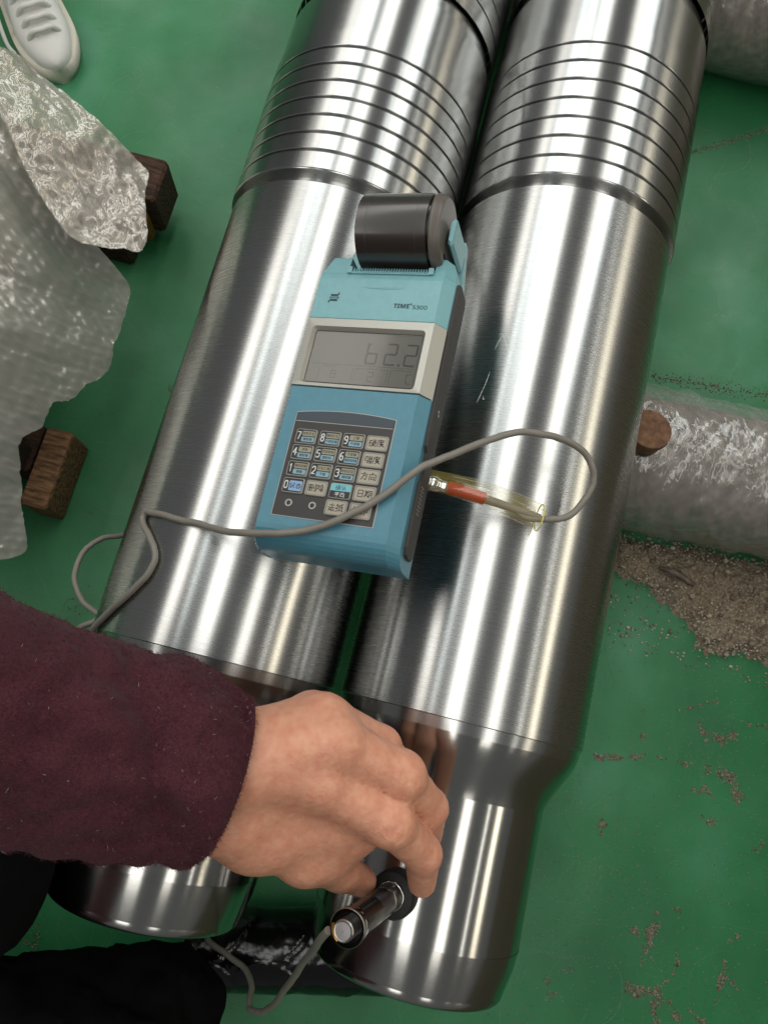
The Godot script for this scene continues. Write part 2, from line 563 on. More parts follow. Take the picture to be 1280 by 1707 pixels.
	arrays[Mesh.ARRAY_INDEX] = tris
	var mesh := ArrayMesh.new()
	mesh.add_surface_from_arrays(Mesh.PRIMITIVE_TRIANGLES, arrays)
	return mesh


# ---------- print ----------
func glyph(im: Image, ch: String, x: float, y: float, size: float, thick: int, c: Color, wide := 1.0) -> void:
	for stroke in str(GLYPHS.get(ch, "")).split(" ", false):
		var last := Vector2(-1, -1)
		for i in stroke.length() / 2:
			var p := Vector2(x + int(stroke[2 * i]) * size * wide / 9.0, y + int(stroke[2 * i + 1]) * size / 9.0)
			if last.x >= 0:
				var n := int(maxf(last.distance_to(p), 1.0)) + 1
				for k in n + 1:
					var s := last.lerp(p, float(k) / n)
					im.fill_rect(Rect2i(int(s.x - thick / 2.0), int(s.y - thick / 2.0), thick, thick), c)
			last = p


func pill(im: Image, r: Rect2i, radius: int, c: Color) -> void:
	for y in r.size.y:
		var e := 0.0
		var d: int = mini(y, r.size.y - 1 - y)
		if d < radius:
			e = radius - sqrt(float(radius * radius - (radius - d) * (radius - d)))
		im.fill_rect(Rect2i(r.position.x + int(e), r.position.y + y, r.size.x - 2 * int(e), 1), c)


const CW := 180
const CH := 126
const KEYS := [
	["7", 17.9, 46.1, "铝铝合金", "钢铁钢"], ["8", 35.2, 46.1, "钢铝合金", "不锈铁钢"], ["9", 52.0, 46.1, "工钢", "不锈钢"], ["硬度", 68.4, 46.2],
	["4", 18.0, 57.6, "灰铁", "钢铁钢"], ["5", 34.8, 57.6, "灰铁铁铁", "钢铁铁"], ["6", 51.6, 57.8, "不锈钢", "钢铁铁钢"], ["强度", 68.1, 58.0],
	["1", 17.8, 69.3, "钢铁铁钢", "钢钢"], ["2", 34.5, 69.3, "合金工钢", "不钢"], ["3", 51.3, 69.5, "铁铝合金", "钢铁钢"], ["方向", 67.8, 69.5],
	["0", 17.6, 81.2], ["删除", 34.1, 81.3], ["确认", 51.2, 81.3], ["日期", 67.7, 81.2], ["走纸", 50.7, 92.8], ["打印", 67.2, 93.0],
]


func key_sheet() -> Image:
	var im := Image.create(CW * 4, CH * 5, false, Image.FORMAT_RGB8)
	var tan := Color(0.62, 0.59, 0.53)
	var ink := Color(0.16, 0.13, 0.12)
	var dark := Color(0.10, 0.10, 0.115)
	for i in KEYS.size():
		var o := Vector2i((i % 4) * CW, (i / 4) * CH)
		var k: Array = KEYS[i]
		pill(im, Rect2i(o, Vector2i(CW, CH)), 1, Color(0.56, 0.55, 0.52))
		var t: String = k[0]
		if t.length() == 2 and t != "确认":
			pill(im, Rect2i(o + Vector2i(10, 9), Vector2i(CW - 20, CH - 18)), 12, Color(0.30, 0.28, 0.26))
			pill(im, Rect2i(o + Vector2i(14, 12), Vector2i(CW - 26, CH - 23)), 12, tan)
			glyph(im, t[0], o.x + 27, o.y + 32, 58, 6, ink)
			glyph(im, t[1], o.x + 95, o.y + 32, 58, 6, ink)
		elif t == "确认":
			pill(im, Rect2i(o + Vector2i(6, 6), Vector2i(CW - 12, CH - 12)), 12, dark)
			pill(im, Rect2i(o + Vector2i(6, 6), Vector2i(CW - 12, 56)), 12, Color(0.42, 0.68, 0.72))
			im.fill_rect(Rect2i(o.x + 6, o.y + 46, CW - 12, 18), Color(0.42, 0.68, 0.72))
			glyph(im, "确", o.x + 48, o.y + 16, 38, 4, Color(0.12, 0.28, 0.33))
			glyph(im, "认", o.x + 96, o.y + 16, 38, 4, Color(0.12, 0.28, 0.33))
			glyph(im, "平", o.x + 48, o.y + 74, 36, 4, Color(0.75, 0.75, 0.73))
			glyph(im, "均", o.x + 94, o.y + 74, 36, 4, Color(0.75, 0.75, 0.73))
		else:
			pill(im, Rect2i(o + Vector2i(7, 7), Vector2i(CW - 14, CH - 14)), 12, dark)
			glyph(im, t, o.x + 12, o.y + 30, 62, 7, Color(0.80, 0.80, 0.79), 0.55)
			if t == "0":
				pill(im, Rect2i(o + Vector2i(56, 24), Vector2i(112, 84)), 8, Color(0.50, 0.62, 0.75))
				glyph(im, "状", o.x + 64, o.y + 44, 42, 5, Color(0.16, 0.22, 0.32))
				glyph(im, "态", o.x + 116, o.y + 44, 42, 5, Color(0.16, 0.22, 0.32))
			else:
				pill(im, Rect2i(o + Vector2i(56, 18), Vector2i(112, 42)), 9, Color(0.56, 0.54, 0.45))
				pill(im, Rect2i(o + Vector2i(56, 68), Vector2i(112, 42)), 9, Color(0.46, 0.60, 0.66))
				for line in 2:
					var word: String = k[3 + line]
					for c in word.length():
						glyph(im, word[c], o.x + 112 - 13.0 * word.length() + 26 * c, o.y + (27 if line == 0 else 77), 22, 3, Color(0.20, 0.20, 0.19))
	return im


func seven(im: Image, o: Vector2, w: float, h: float, on: String, c: Color) -> void:
	var t := int(w * 0.19)
	for s in on:
		var r := Rect2()
		match s:
			"a": r = Rect2(0.1, 0, 0.8, 0)
			"d": r = Rect2(0.1, 1, 0.8, 0)
			"g": r = Rect2(0.1, 0.5, 0.8, 0)
			"f": r = Rect2(0, 0.05, 0, 0.4)
			"e": r = Rect2(0, 0.55, 0, 0.4)
			"b": r = Rect2(1, 0.05, 0, 0.4)
			"c": r = Rect2(1, 0.55, 0, 0.4)
		im.fill_rect(Rect2i(int(o.x + r.position.x * w) - t / 2, int(o.y + r.position.y * h) - t / 2, int(r.size.x * w) + t, int(r.size.y * h) + t), c)


func screen_image() -> Image:
	var w := 628
	var h := 312   # eight pixels to the millimetre
	var im := Image.create(w, h, false, Image.FORMAT_RGB8)
	im.fill(Color(0.30, 0.29, 0.26))
	var ink := Color(0.09, 0.085, 0.08)
	var faint := Color(0.2, 0.19, 0.17)
	seven(im, Vector2(330, 58), 58, 124, "fgedc", ink)
	im.fill_rect(Rect2i(330, 58, 16, 12), faint)
	seven(im, Vector2(438, 58), 60, 124, "abged", ink)
	im.fill_rect(Rect2i(518, 176, 12, 12), ink)
	seven(im, Vector2(552, 58), 60, 124, "abged", ink)
	im.fill_rect(Rect2i(14, 197, 600, 4), faint)
	for x in [70, 268, 284, 470, 486]:
		im.fill_rect(Rect2i(x, 216, 4, 74), faint)
	im.fill_rect(Rect2i(284, 214, 60, 4), faint)
	im.fill_rect(Rect2i(420, 214, 54, 4), faint)
	im.fill_rect(Rect2i(486, 214, 30, 4), faint)
	im.fill_rect(Rect2i(570, 214, 40, 4), faint)
	for i in 7:
		im.fill_rect(Rect2i(350 + 9 * i, 208 + (i % 2) * 3, 6, 9), faint)
		im.fill_rect(Rect2i(92 + 12 * i, 206 + (i % 3), 7, 8), faint)
	for i in 4:
		im.fill_rect(Rect2i(522 + 11 * i, 208, 7, 9), faint)
	seven(im, Vector2(146, 236), 26, 44, "abcdefg", ink)
	seven(im, Vector2(362, 234), 30, 54, "abged", ink)
	seven(im, Vector2(584, 234), 26, 54, "afed", ink)
	return im


# ---------- the scene ----------
func _ready() -> void:
	# camera: looks down on the cylinders, slightly forward, turned about its own axis
	var cam := Camera3D.new()
	cam.name = "camera"
	add_child(cam)
	cam.transform = Transform3D(Basis(Vector3(0.96906542, 0.05931584, -0.23957011), Vector3(-0.24679847, 0.2264063, -0.94224769), Vector3(-0.00165003, 0.97222519, 0.23404157)).orthonormalized(), Vector3(0, 0.872, 0))
	cam.fov = 67.81
	cam.near = 0.02
	cam.far = 60.0
	cam.current = true
	var env := Environment.new()
	env.background_mode = Environment.BG_COLOR
	env.background_color = Color(0.345, 0.35, 0.35)
	env.tonemap_mode = Environment.TONE_MAPPER_LINEAR
	env.tonemap_exposure = 1.33
	env.sdfgi_enabled = true
	env.ssao_enabled = true
	env.ssil_enabled = true
	var we := WorldEnvironment.new()
	we.name = "world_environment"
	we.environment = env
	add_child(we)
	make_materials()
	# the lamps whose long reflections run along the cylinders
	lamp("ceiling_lamp", "wide flat workshop lamp hanging over the left cylinder", Vector3(-0.26, 1.56, -0.9), Vector2(0.31, 3.6), 0.84, Color(1.0, 0.995, 0.98))
	lamp("ceiling_lamp", "wide flat workshop lamp hanging over the right cylinder", Vector3(0.58, 1.56, -0.9), Vector2(0.25, 3.6), 0.62, Color(1.0, 0.985, 0.96))
	lamp("ceiling_lamp", "narrow workshop lamp far to the left of the cylinders", Vector3(-1.35, 1.62, -0.9), Vector2(0.42, 3.4), 1.1, Color(1.0, 0.98, 0.96))
	lamp("ceiling_lamp", "narrow workshop lamp far to the right of the cylinders", Vector3(2.3, 1.62, -0.9), Vector2(0.5, 3.4), 1.6, Color(1.0, 0.955, 0.86))
	lamp("tube_lamp", "slim tube lamp between the two lamps on the right", Vector3(1.42, 1.6, -0.9), Vector2(0.07, 3.4), 0.28, Color(1.0, 0.99, 0.96))
	lamp("tube_lamp", "slim tube lamp between the two lamps on the left", Vector3(-0.82, 1.6, -0.9), Vector2(0.07, 3.4), 0.22, Color(0.98, 1.0, 1.0))
	lamp("hall_light", "pale skylight panel high at the far left of the hall", Vector3(-2.7, 4.6, -4.6), Vector2(1.9, 3.2), 6.5, Color(0.97, 1.0, 1.0), -0.7)
	lamp("hall_light", "pale skylight panel high at the far right of the hall", Vector3(2.3, 4.6, -4.6), Vector2(1.6, 3.2), 5.5, Color(0.97, 1.0, 1.0), -0.7)

	build_floor()
	cylinder("steel_cylinder", "left turned steel cylinder, half under the maroon sleeve", Vector3(-AX, AY, 0), 0.377, 0.5225, 0.0172, 0.574)
	var right := cylinder("steel_cylinder", "right turned steel cylinder, the one the probe is pressed on", Vector3(AX, AY, 0), 0.431, 0.594, 0.0193, 0.648)
	scratches(right)
	bars()
	wrapped_goods()
	stacked_goods()
	tester()
	connector()
	cable()
	probe()
	photographer()
	bystander()
	dirt()


func lamp(called: String, label: String, at: Vector3, size: Vector2, energy: float, tint: Color, tilt := 0.0) -> void:
	var t := thing(called, label, "lamp", at)
	t.rotation.x = tilt
	put("housing", block(Vector3(0, 0.012, 0), Vector3(size.x + 0.03, 0.05, size.y + 0.03), 0.006), M.lamp_body, t)
	put("diffuser", block(Vector3(0, 0, 0), Vector3(size.x, 0.01, size.y), 0.002), M.glow, t)
	var l := AreaLight3D.new()
	l.name = "light"
	t.add_child(l)
	l.area_size = size
	l.light_energy = energy
	l.light_color = tint
	l.position = Vector3(0, -0.004, 0)
	l.rotation.x = -PI / 2
	l.shadow_enabled = true
	l.area_range = 30.0
	l.area_attenuation = 2.0


func build_floor() -> void:
	var p := PlaneMesh.new()
	p.size = Vector2(30, 30)
	var o := put("floor", p, M.floor)
	o.set_meta("kind", "structure")


func arc(z0: float, r0: float, z1: float, r1: float, bend: float, n := 8) -> Array:
	var out := []
	for i in n + 1:
		var t := float(i) / n
		out.append([lerpf(z0, z1, t), lerpf(r0, r1, t) + bend * 4.0 * t * (1.0 - t)])
	return out


func cylinder(called: String, label: String, at: Vector3, shoulder: float, step: float, pitch: float, band: float) -> Node3D:
	var t := thing(called, label, "steel cylinder", at, "turned steel cylinders")
	# barrel: long plain part, down to the edge where the neck begins
	var st := begin()
	var rows := []
	for i in 13:
		rows.append([-shoulder + 0.003 + (shoulder - 0.003) * i / 12.0, RB])
	lathe(st, [[[-shoulder + 0.0012, 0.0942], [-shoulder + 0.003, RB]], rows, [[0.0, RB], [0.0006, RB - 0.0006]]], 160)
	put("barrel", st.commit(), M.barrel, t)
	# neck: a narrow band, a cone that bends into the slimmer end, a rounded foot
	st = begin()
	lathe(st, [[[0.0006, RB - 0.0008], [0.0085, RB - 0.0022]]], 160)
	put("shoulder_band", st.commit(), M.collar, t)
	st = begin()
	var cone := [[0.0085, RB - 0.0022]]
	for i in range(1, 13):
		var u := i / 12.0
		cone.append([0.0085 + 0.041 * u, lerpf(RB - 0.0022, 0.0769, smoothstep(0.0, 1.0, u) * 0.55 + u * 0.45)])
	lathe(st, [cone], 160)
	put("cone", st.commit(), M.neck, t)
	st = begin()
	lathe(st, [[[0.0495, 0.0768], [0.08, 0.0767], [0.12, 0.0769], [0.1465, 0.0772]]], 160)
	put("neck", st.commit(), M.neck, t)
	st = begin()
	var foot := []
	for i in 9:
		var a := PI / 2 * i / 8.0
		foot.append([0.176 + 0.0065 * sin(a), 0.0687 + 0.0035 * cos(a)])
	lathe(st, [[[0.1465, 0.0774], [0.16, 0.0760], [0.176, 0.0722]], foot, [[0.1825, 0.0687], [0.1825, 0.0005]]], 160)
	put("foot", st.commit(), M.neck, t)
	# collar: dark undercut, then seven turned grooves
	st = begin()
	lathe(st, [[[-shoulder - 0.0075, 0.0990], [-shoulder - 0.0068, 0.0986]], [[-shoulder - 0.0068, 0.0990], [-shoulder - 0.0062, 0.0935], [-shoulder - 0.0055, 0.0895]], [[-shoulder - 0.0055, 0.0895], [-shoulder - 0.001, 0.0895]], [[-shoulder - 0.001, 0.0895], [-shoulder + 0.0012, 0.0942]]], 160)
	put("undercut", st.commit(), M.collar, t)
	st = begin()
	var grooves := begin()
	var z := shoulder + 0.0075
	var first := shoulder + 0.0245
	var segs := []
	for i in 7:
		var g := first + pitch * i
		segs.append([[-g + 0.0018, 0.0996], [-z - 0.0005, 0.0996]])
		segs.append([[-z - 0.0005, 0.0996], [-z, 0.0991]])
		segs.append([[-g + 0.0013, 0.0991], [-g + 0.0018, 0.0996]])
		lathe(grooves, [[[-g - 0.0013, 0.0991], [-g - 0.0012, 0.0958]], [[-g - 0.0012, 0.0958], [-g + 0.0012, 0.0958]], [[-g + 0.0012, 0.0958], [-g + 0.0013, 0.0991]]], 160)
		z = g + 0.0013
	segs.append([[-step, 0.0996], [-z - 0.0005, 0.0996]])
	segs.append([[-z - 0.0005, 0.0996], [-z, 0.0991]])
	segs.append([[-step - 0.0006, 0.0984], [-step, 0.0996]])
	segs.append([[-band, 0.0982], [-step - 0.0006, 0.0984]])
	lathe(st, segs, 160)
	put("grooved_collar", st.commit(), M.collar, t)
	put("groove", grooves.commit(), M.collar, t)
	st = begin()
	lathe(st, [[[-band - 0.017, 0.0942], [-band - 0.001, 0.0942]], [[-band - 0.001, 0.0942], [-band, 0.0982]]], 128)
	put("wide_groove", st.commit(), M.collar, t)
	st = begin()
	var tail := []
	var zz := band + 0.017
	for i in 4:
		tail.append([[-zz - 0.0195, 0.0982], [-zz, 0.0982]])
		tail.append([[-zz - 0.0215, 0.0967], [-zz - 0.0195, 0.0967]])
		zz += 0.0215
	tail.append([[-zz - 0.4, 0.0982], [-zz, 0.0982]])
	tail.append([[-zz - 0.4, 0.0005], [-zz - 0.4, 0.0982]])
	lathe(st, tail, 128)
	put("far_end", st.commit(), M.collar, t)
	return t


func scratches(on: Node3D) -> void:
	# thin pale scratches on the barrel: angle from the top and place along the axis
	for line in [[[-0.495, -0.29], [-0.46, -0.2893], [-0.347, -0.2673]], [[-0.468, -0.2895], [-0.49, -0.283], [-0.507, -0.2768]], [[-0.502, -0.2587], [-0.515, -0.249], [-0.538, -0.2381], [-0.555, -0.2315]], [[-0.52, -0.236], [-0.50, -0.2345], [-0.515, -0.2375]], [[-0.431, -0.3593], [-0.44, -0.35], [-0.429, -0.3411], [-0.445, -0.335], [-0.427, -0.3302]]]:
		var pts := []
		for p in line:
			pts.append(Vector3(sin(p[0]) * RB, cos(p[0]) * RB, p[1]))
		var st := begin()
		tube(st, smooth_path(pts, 5), [0.00005, 0.00022, 0.00016, 0.00022, 0.00005], 5, false)
		put("scratch", st.commit(), M.scratch, on)


func crumpled(centre: Vector3, axis: Vector3, length: float, r: float, amp: float, sd: int, lap := 0.05) -> ArrayMesh:
	# stretch film wound round a bar: laps with a proud edge, sharp creases between them
	var n := FastNoiseLite.new()
	n.seed = sd
	n.noise_type = FastNoiseLite.TYPE_SIMPLEX
	n.frequency = 10.0
	n.fractal_octaves = 4
	n.fractal_gain = 0.5
	n.fractal_type = FastNoiseLite.FRACTAL_RIDGED
	var side := axis.cross(Vector3.UP).normalized()
	var rows := []
	var steps := int(length / 0.0028)
	for i in steps + 1:
		var row := PackedVector3Array()
		var along := length * (float(i) / steps - 0.5)
		for j in 180:
			var a := TAU * j / 180
			var out := Vector3.UP * cos(a) + side * sin(a)
			var q := Vector3(along * 1.9, cos(a) * r * 0.9, sin(a) * r * 0.9) + Vector3(0.02 * sin(3.0 * a), 0, 0)
			var w := n.get_noise_3dv(q) + 0.35 * n.get_noise_3dv(q * Vector3(4.5, 1.3, 1.3))
			var turn := fposmod(along / lap + 0.25 * sin(a + sd) + 0.4 * n.get_noise_1d(a * 0.02), 1.0)
			var d := r + w * amp + 0.0022 * exp(-turn * 18.0) + 0.0016 * turn
			var p := centre + axis * along + out * d
			p.y = maxf(p.y, 0.002)
			row.append(p)
		rows.append(row)
	var st := begin()
	sheet(st, rows, true)
	return st.commit()


func bars() -> void:
	var d := Vector3(1, 0, -0.045).normalized()
	var t := thing("wrapped_bar", "film wrapped support bar under the cylinders, rusty stop on it", "bar", Vector3(0.30, 0, -0.325), "bars wrapped in clear film")
	var st := begin()
	lathe(st, [[[-0.45, 0.0005], [-0.45, 0.070]], [[-0.45, 0.070], [0.75, 0.070]], [[0.75, 0.070], [0.75, 0.0005]]], 48, Vector3(0, 0.073, 0), d, Vector3.UP)
	put("bar", st.commit(), M.dirty, t)
	put("film", crumpled(Vector3(0.15, 0.0755, -0.007), d, 1.2, 0.0755, 0.0036, 3), M.film, t)
	put("film", crumpled(Vector3(0.15, 0.0765, -0.007), d, 1.2, 0.0785, 0.004, 14, 0.075), M.film, t)
	t = thing("rusty_stop", "rusty round stop with a dark stem beside the right cylinder", "stop", Vector3(0.2340, 0.137, -0.314))
	st = begin()
	lathe(st, [[[0.0, 0.0005], [0.0, 0.021]], [[0.0, 0.021], [0.012, 0.0225], [0.016, 0.0215]], [[0.016, 0.0215], [0.016, 0.0005]]], 40, Vector3(0, 0.022, 0), Vector3(0.1, 0.97, -0.15).normalized(), Vector3(1, 0, 0))
	put("cap", st.commit(), M.rust, t)
	st = begin()
	lathe(st, [[[0.0, 0.015], [0.062, 0.015]]], 32, Vector3(0.004, -0.04, 0.004), Vector3(0, 1, 0), Vector3(1, 0, 0))
	put("stem", st.commit(), M.iron, t)
	t = thing("wrapped_bar", "far film wrapped bar at the upper right corner", "bar", Vector3(0.42, 0, -0.985), "bars wrapped in clear film")
	st = begin()
	lathe(st, [[[-0.5, 0.0005], [-0.5, 0.074]], [[-0.5, 0.074], [0.6, 0.074]], [[0.6, 0.074], [0.6, 0.0005]]], 48, Vector3(0, 0.077, 0), d, Vector3.UP)
	put("bar", st.commit(), M.dirty, t)
	put("film", crumpled(Vector3(0.05, 0.081, 0), d, 1.1, 0.079, 0.004, 6, 0.04), M.film, t)
	put("film", crumpled(Vector3(0.05, 0.081, 0), d, 1.1, 0.082, 0.004, 22, 0.07), M.film, t)
	t = thing("black_bar", "short bar in glossy black film under the cylinder ends", "bar", Vector3(0.02, 0, 0.252))
	var e := Vector3(1, 0, -0.21).normalized()
	st = begin()
	lathe(st, [[[-0.1, 0.0005], [-0.1, 0.034]], [[-0.1, 0.034], [0.1, 0.034]], [[0.1, 0.034], [0.1, 0.0005]]], 40, Vector3(0, 0.04, 0), e, Vector3.UP)
	put("bar", st.commit(), M.black, t)
	put("film", crumpled(Vector3(0, 0.0405, 0), e, 0.2, 0.0365, 0.0006, 31, 0.06), M.dark_film, t)


func stacked_goods() -> void:
	var t := thing("timber_stack", "weathered grey brown timber stack standing to the right of the cylinders", "timber stack", Vector3(0.84, 0, -0.1))
	var grey: StandardMaterial3D = M.wood.duplicate()
	grey.albedo_texture = noise_tex(0.02, 5, 256, false, 1.0, ramp([[0.0, Color(0.36, 0.33, 0.28)], [0.5, Color(0.50, 0.47, 0.40)], [1.0, Color(0.60, 0.56, 0.49)]]), FastNoiseLite.TYPE_SIMPLEX_SMOOTH, 71)
	for row in 4:
		for k in 3:
			put("beam", block(Vector3(-0.16 + 0.155 * k, 0.105 * row, 0.0), Vector3(0.148, 0.1, 2.6 + 0.05 * ((row * 3 + k) % 4)), 0.006), grey, t)


func fall(x: float) -> float:
	return 0.04 + 0.23 * smoothstep(0.0, 1.0, (-0.25 - x) / 0.2)


func wrap_sheet(outline: Array, height: Callable, cell: float, thick: float, bump := 0.0008, pitch := 0.0078) -> ArrayMesh:
	# a bubble wrap sheet over a plan outline: many small blisters on a sheet that rises and falls
	var lo := Vector2(1e9, 1e9)
	var hi := -lo
	for p in outline:
		lo = lo.min(p)
		hi = hi.max(p)
	var bent := []
	for p in outline:
		bent.append(Vector3(p.x, 0, p.y))
	var eased := []
	for p in smooth_path(bent, 4):
		eased.append(Vector2(p.x, p.z))
	outline = eased
	var poly := PackedVector2Array(outline)
	var n := FastNoiseLite.new()
	n.frequency = 6.0
	n.seed = 12
	var st := begin()
	var nx := int((hi.x - lo.x) / cell) + 1
	var nz := int((hi.y - lo.y) / cell) + 1
	var pts := {}
	var within := {}
	for i in nx + 1:
		for j in nz + 1:
			var q := lo + Vector2(i, j) * cell
			var k := Vector2i(i, j)
			within[k] = Geometry2D.is_point_in_polygon(q, poly)
			if not within[k]:
				var best := 1e9
				var near := q
				for e in outline.size():
					var c := Geometry2D.get_closest_point_to_segment(q, outline[e], outline[(e + 1) % outline.size()])
					if c.distance_to(q) < best:
						best = c.distance_to(q)
						near = c
				q = near
			var u := q.rotated(0.4) / pitch
			var v := Vector2(u.x - 0.5 * fposmod(roundf(u.y), 2.0), u.y)
			var b := (v - v.round()).length()
			var blister := bump * (1.0 + cos(PI * minf(b / 0.5, 1.0)))
			pts[k] = Vector3(q.x, height.call(q.x, q.y) + 0.024 * n.get_noise_2d(q.x * 1.5, q.y * 1.5) + 0.002 * n.get_noise_2d(q.x * 4.0, q.y * 3.0) + blister, q.y)
	var nrm := {}
	for k in pts:
		var a: Vector3 = pts.get(k + Vector2i(1, 0), pts[k]) - pts.get(k - Vector2i(1, 0), pts[k])
		var b: Vector3 = pts.get(k + Vector2i(0, 1), pts[k]) - pts.get(k - Vector2i(0, 1), pts[k])
		var c := b.cross(a)
		nrm[k] = c.normalized() if c.length() > 1e-12 else Vector3.UP
	for i in nx:
		for j in nz:
			if not (within[Vector2i(i, j)] or within[Vector2i(i + 1, j)] or within[Vector2i(i, j + 1)] or within[Vector2i(i + 1, j + 1)]):
				continue
			for down in [0.0, thick]:
				for q in [[0, 0], [1, 0], [1, 1], [0, 0], [1, 1], [0, 1]]:
					var k := Vector2i(i + q[0], j + q[1])
					st.set_normal(nrm[k])
					st.add_vertex(pts[k] - nrm[k] * down)
	return st.commit()


func wrapped_goods() -> void:
	var t := thing("wrapped_cylinder", "dark steel cylinder lying under the bubble wrap", "steel cylinder", Vector3(-0.53, 0.125, 0))
	var st := begin()
	lathe(st, [[[-0.42, 0.0005], [-0.42, 0.078]], [[-0.42, 0.078], [-0.03, 0.078]], [[-0.03, 0.078], [-0.03, 0.0005]]], 64)
	put("barrel", st.commit(), M.iron, t)
	var wrap := mat(Color(0.84, 0.82, 0.79, 0.34), 0.2, 0.3)
	wrap.transparency = BaseMaterial3D.TRANSPARENCY_ALPHA
	wrap.metallic_specular = 0.75
	var thin_wrap: StandardMaterial3D = wrap.duplicate()
	thin_wrap.albedo_color = Color(0.80, 0.77, 0.73, 0.27)
	t = thing("bubble_wrap", "crumpled translucent bubble wrap draped over the goods on the left", "bubble wrap")
	var low := [Vector2(-0.60, -0.43), Vector2(-0.424, -0.427), Vector2(-0.400, -0.40), Vector2(-0.378, -0.39), Vector2(-0.360, -0.375), Vector2(-0.336, -0.365), Vector2(-0.325, -0.353), Vector2(-0.319, -0.301), Vector2(-0.317, -0.261), Vector2(-0.327, -0.236), Vector2(-0.335, -0.214), Vector2(-0.345, -0.201), Vector2(-0.348, -0.174), Vector2(-0.353, -0.147), Vector2(-0.346, -0.116), Vector2(-0.339, -0.090), Vector2(-0.330, -0.065), Vector2(-0.329, -0.050), Vector2(-0.340, -0.038), Vector2(-0.362, -0.023), Vector2(-0.60, 0.0)]
	put("sheet", wrap_sheet(low, func(x, _z): return fall(x), 0.0012, 0.0008), wrap, t)
	var up := [Vector2(-0.62, -0.445), Vector2(-0.425, -0.450), Vector2(-0.410, -0.456), Vector2(-0.381, -0.452), Vector2(-0.341, -0.444), Vector2(-0.305, -0.434), Vector2(-0.299, -0.409), Vector2(-0.280, -0.356), Vector2(-0.307, -0.342), Vector2(-0.336, -0.333), Vector2(-0.358, -0.346), Vector2(-0.382, -0.369), Vector2(-0.404, -0.397), Vector2(-0.434, -0.394), Vector2(-0.62, -0.36)]
	put("flap", wrap_sheet(up, func(x, _z): return 0.205 + 0.10 * smoothstep(0.0, 1.0, (-0.27 - x) / 0.18), 0.0012, 0.0008, 0.0004), thin_wrap, t)
	t = thing("timber", "dark timber end sticking out beyond the bubble wrap flap", "timber", Vector3(-0.36, 0, -0.49), "timbers under the goods")
	put("beam", block(Vector3(-0.135, 0.03, -0.012), Vector3(0.31, 0.062, 0.055), 0.003), M.dark_wood, t)
	put("yellow_strap", block(Vector3(-0.002, 0.028, 0.024), Vector3(0.022, 0.04, 0.016), 0.003), mat(Color(0.42, 0.30, 0.05), 0.6), t)
	put("beam", block(Vector3(-0.155, 0.0, 0.036), Vector3(0.28, 0.055, 0.034), 0.003), M.dark_wood, t)
	t = thing("timber", "rust brown timber end below the torn bubble wrap edge", "timber", Vector3(-0.352, 0, -0.15), "timbers under the goods")
	put("end_plank", block(Vector3(-0.014, 0, -0.002), Vector3(0.03, 0.055, 0.09), 0.003), M.wood, t)
	put("beam", block(Vector3(-0.16, 0, -0.02), Vector3(0.255, 0.055, 0.055), 0.003), M.dark_wood, t)
	t = thing("steel_block", "small grey steel block on the rust brown timber", "block", Vector3(-0.405, 0.057, -0.155))
	put("block", block(Vector3.ZERO, Vector3(0.036, 0.03, 0.03), 0.002), M.iron, t)


# ---------- the hardness tester ----------
func shell(st: SurfaceTool, rings: Array, xl := -0.0065, xr := 0.0957) -> void:
	# rings: [z, top height, bottom height]
	var loops := []
	for r in rings:
		var ht: float = r[1]
		loops.append([Vector3(xl, r[2], r[0]), Vector3(xl, ht - 0.007, r[0]), Vector3(xl + 0.0037, ht, r[0]), Vector3(xr - 0.0072, ht, r[0]), Vector3(xr, ht - 0.0085, r[0]), Vector3(xr, r[2], r[0])])
	loft(st, loops)


func mm(mesh: ArrayMesh, at: Vector3) -> ArrayMesh:
	var st := begin()
	st.append_from(mesh, 0, Transform3D(Basis(), at))
	return st.commit()


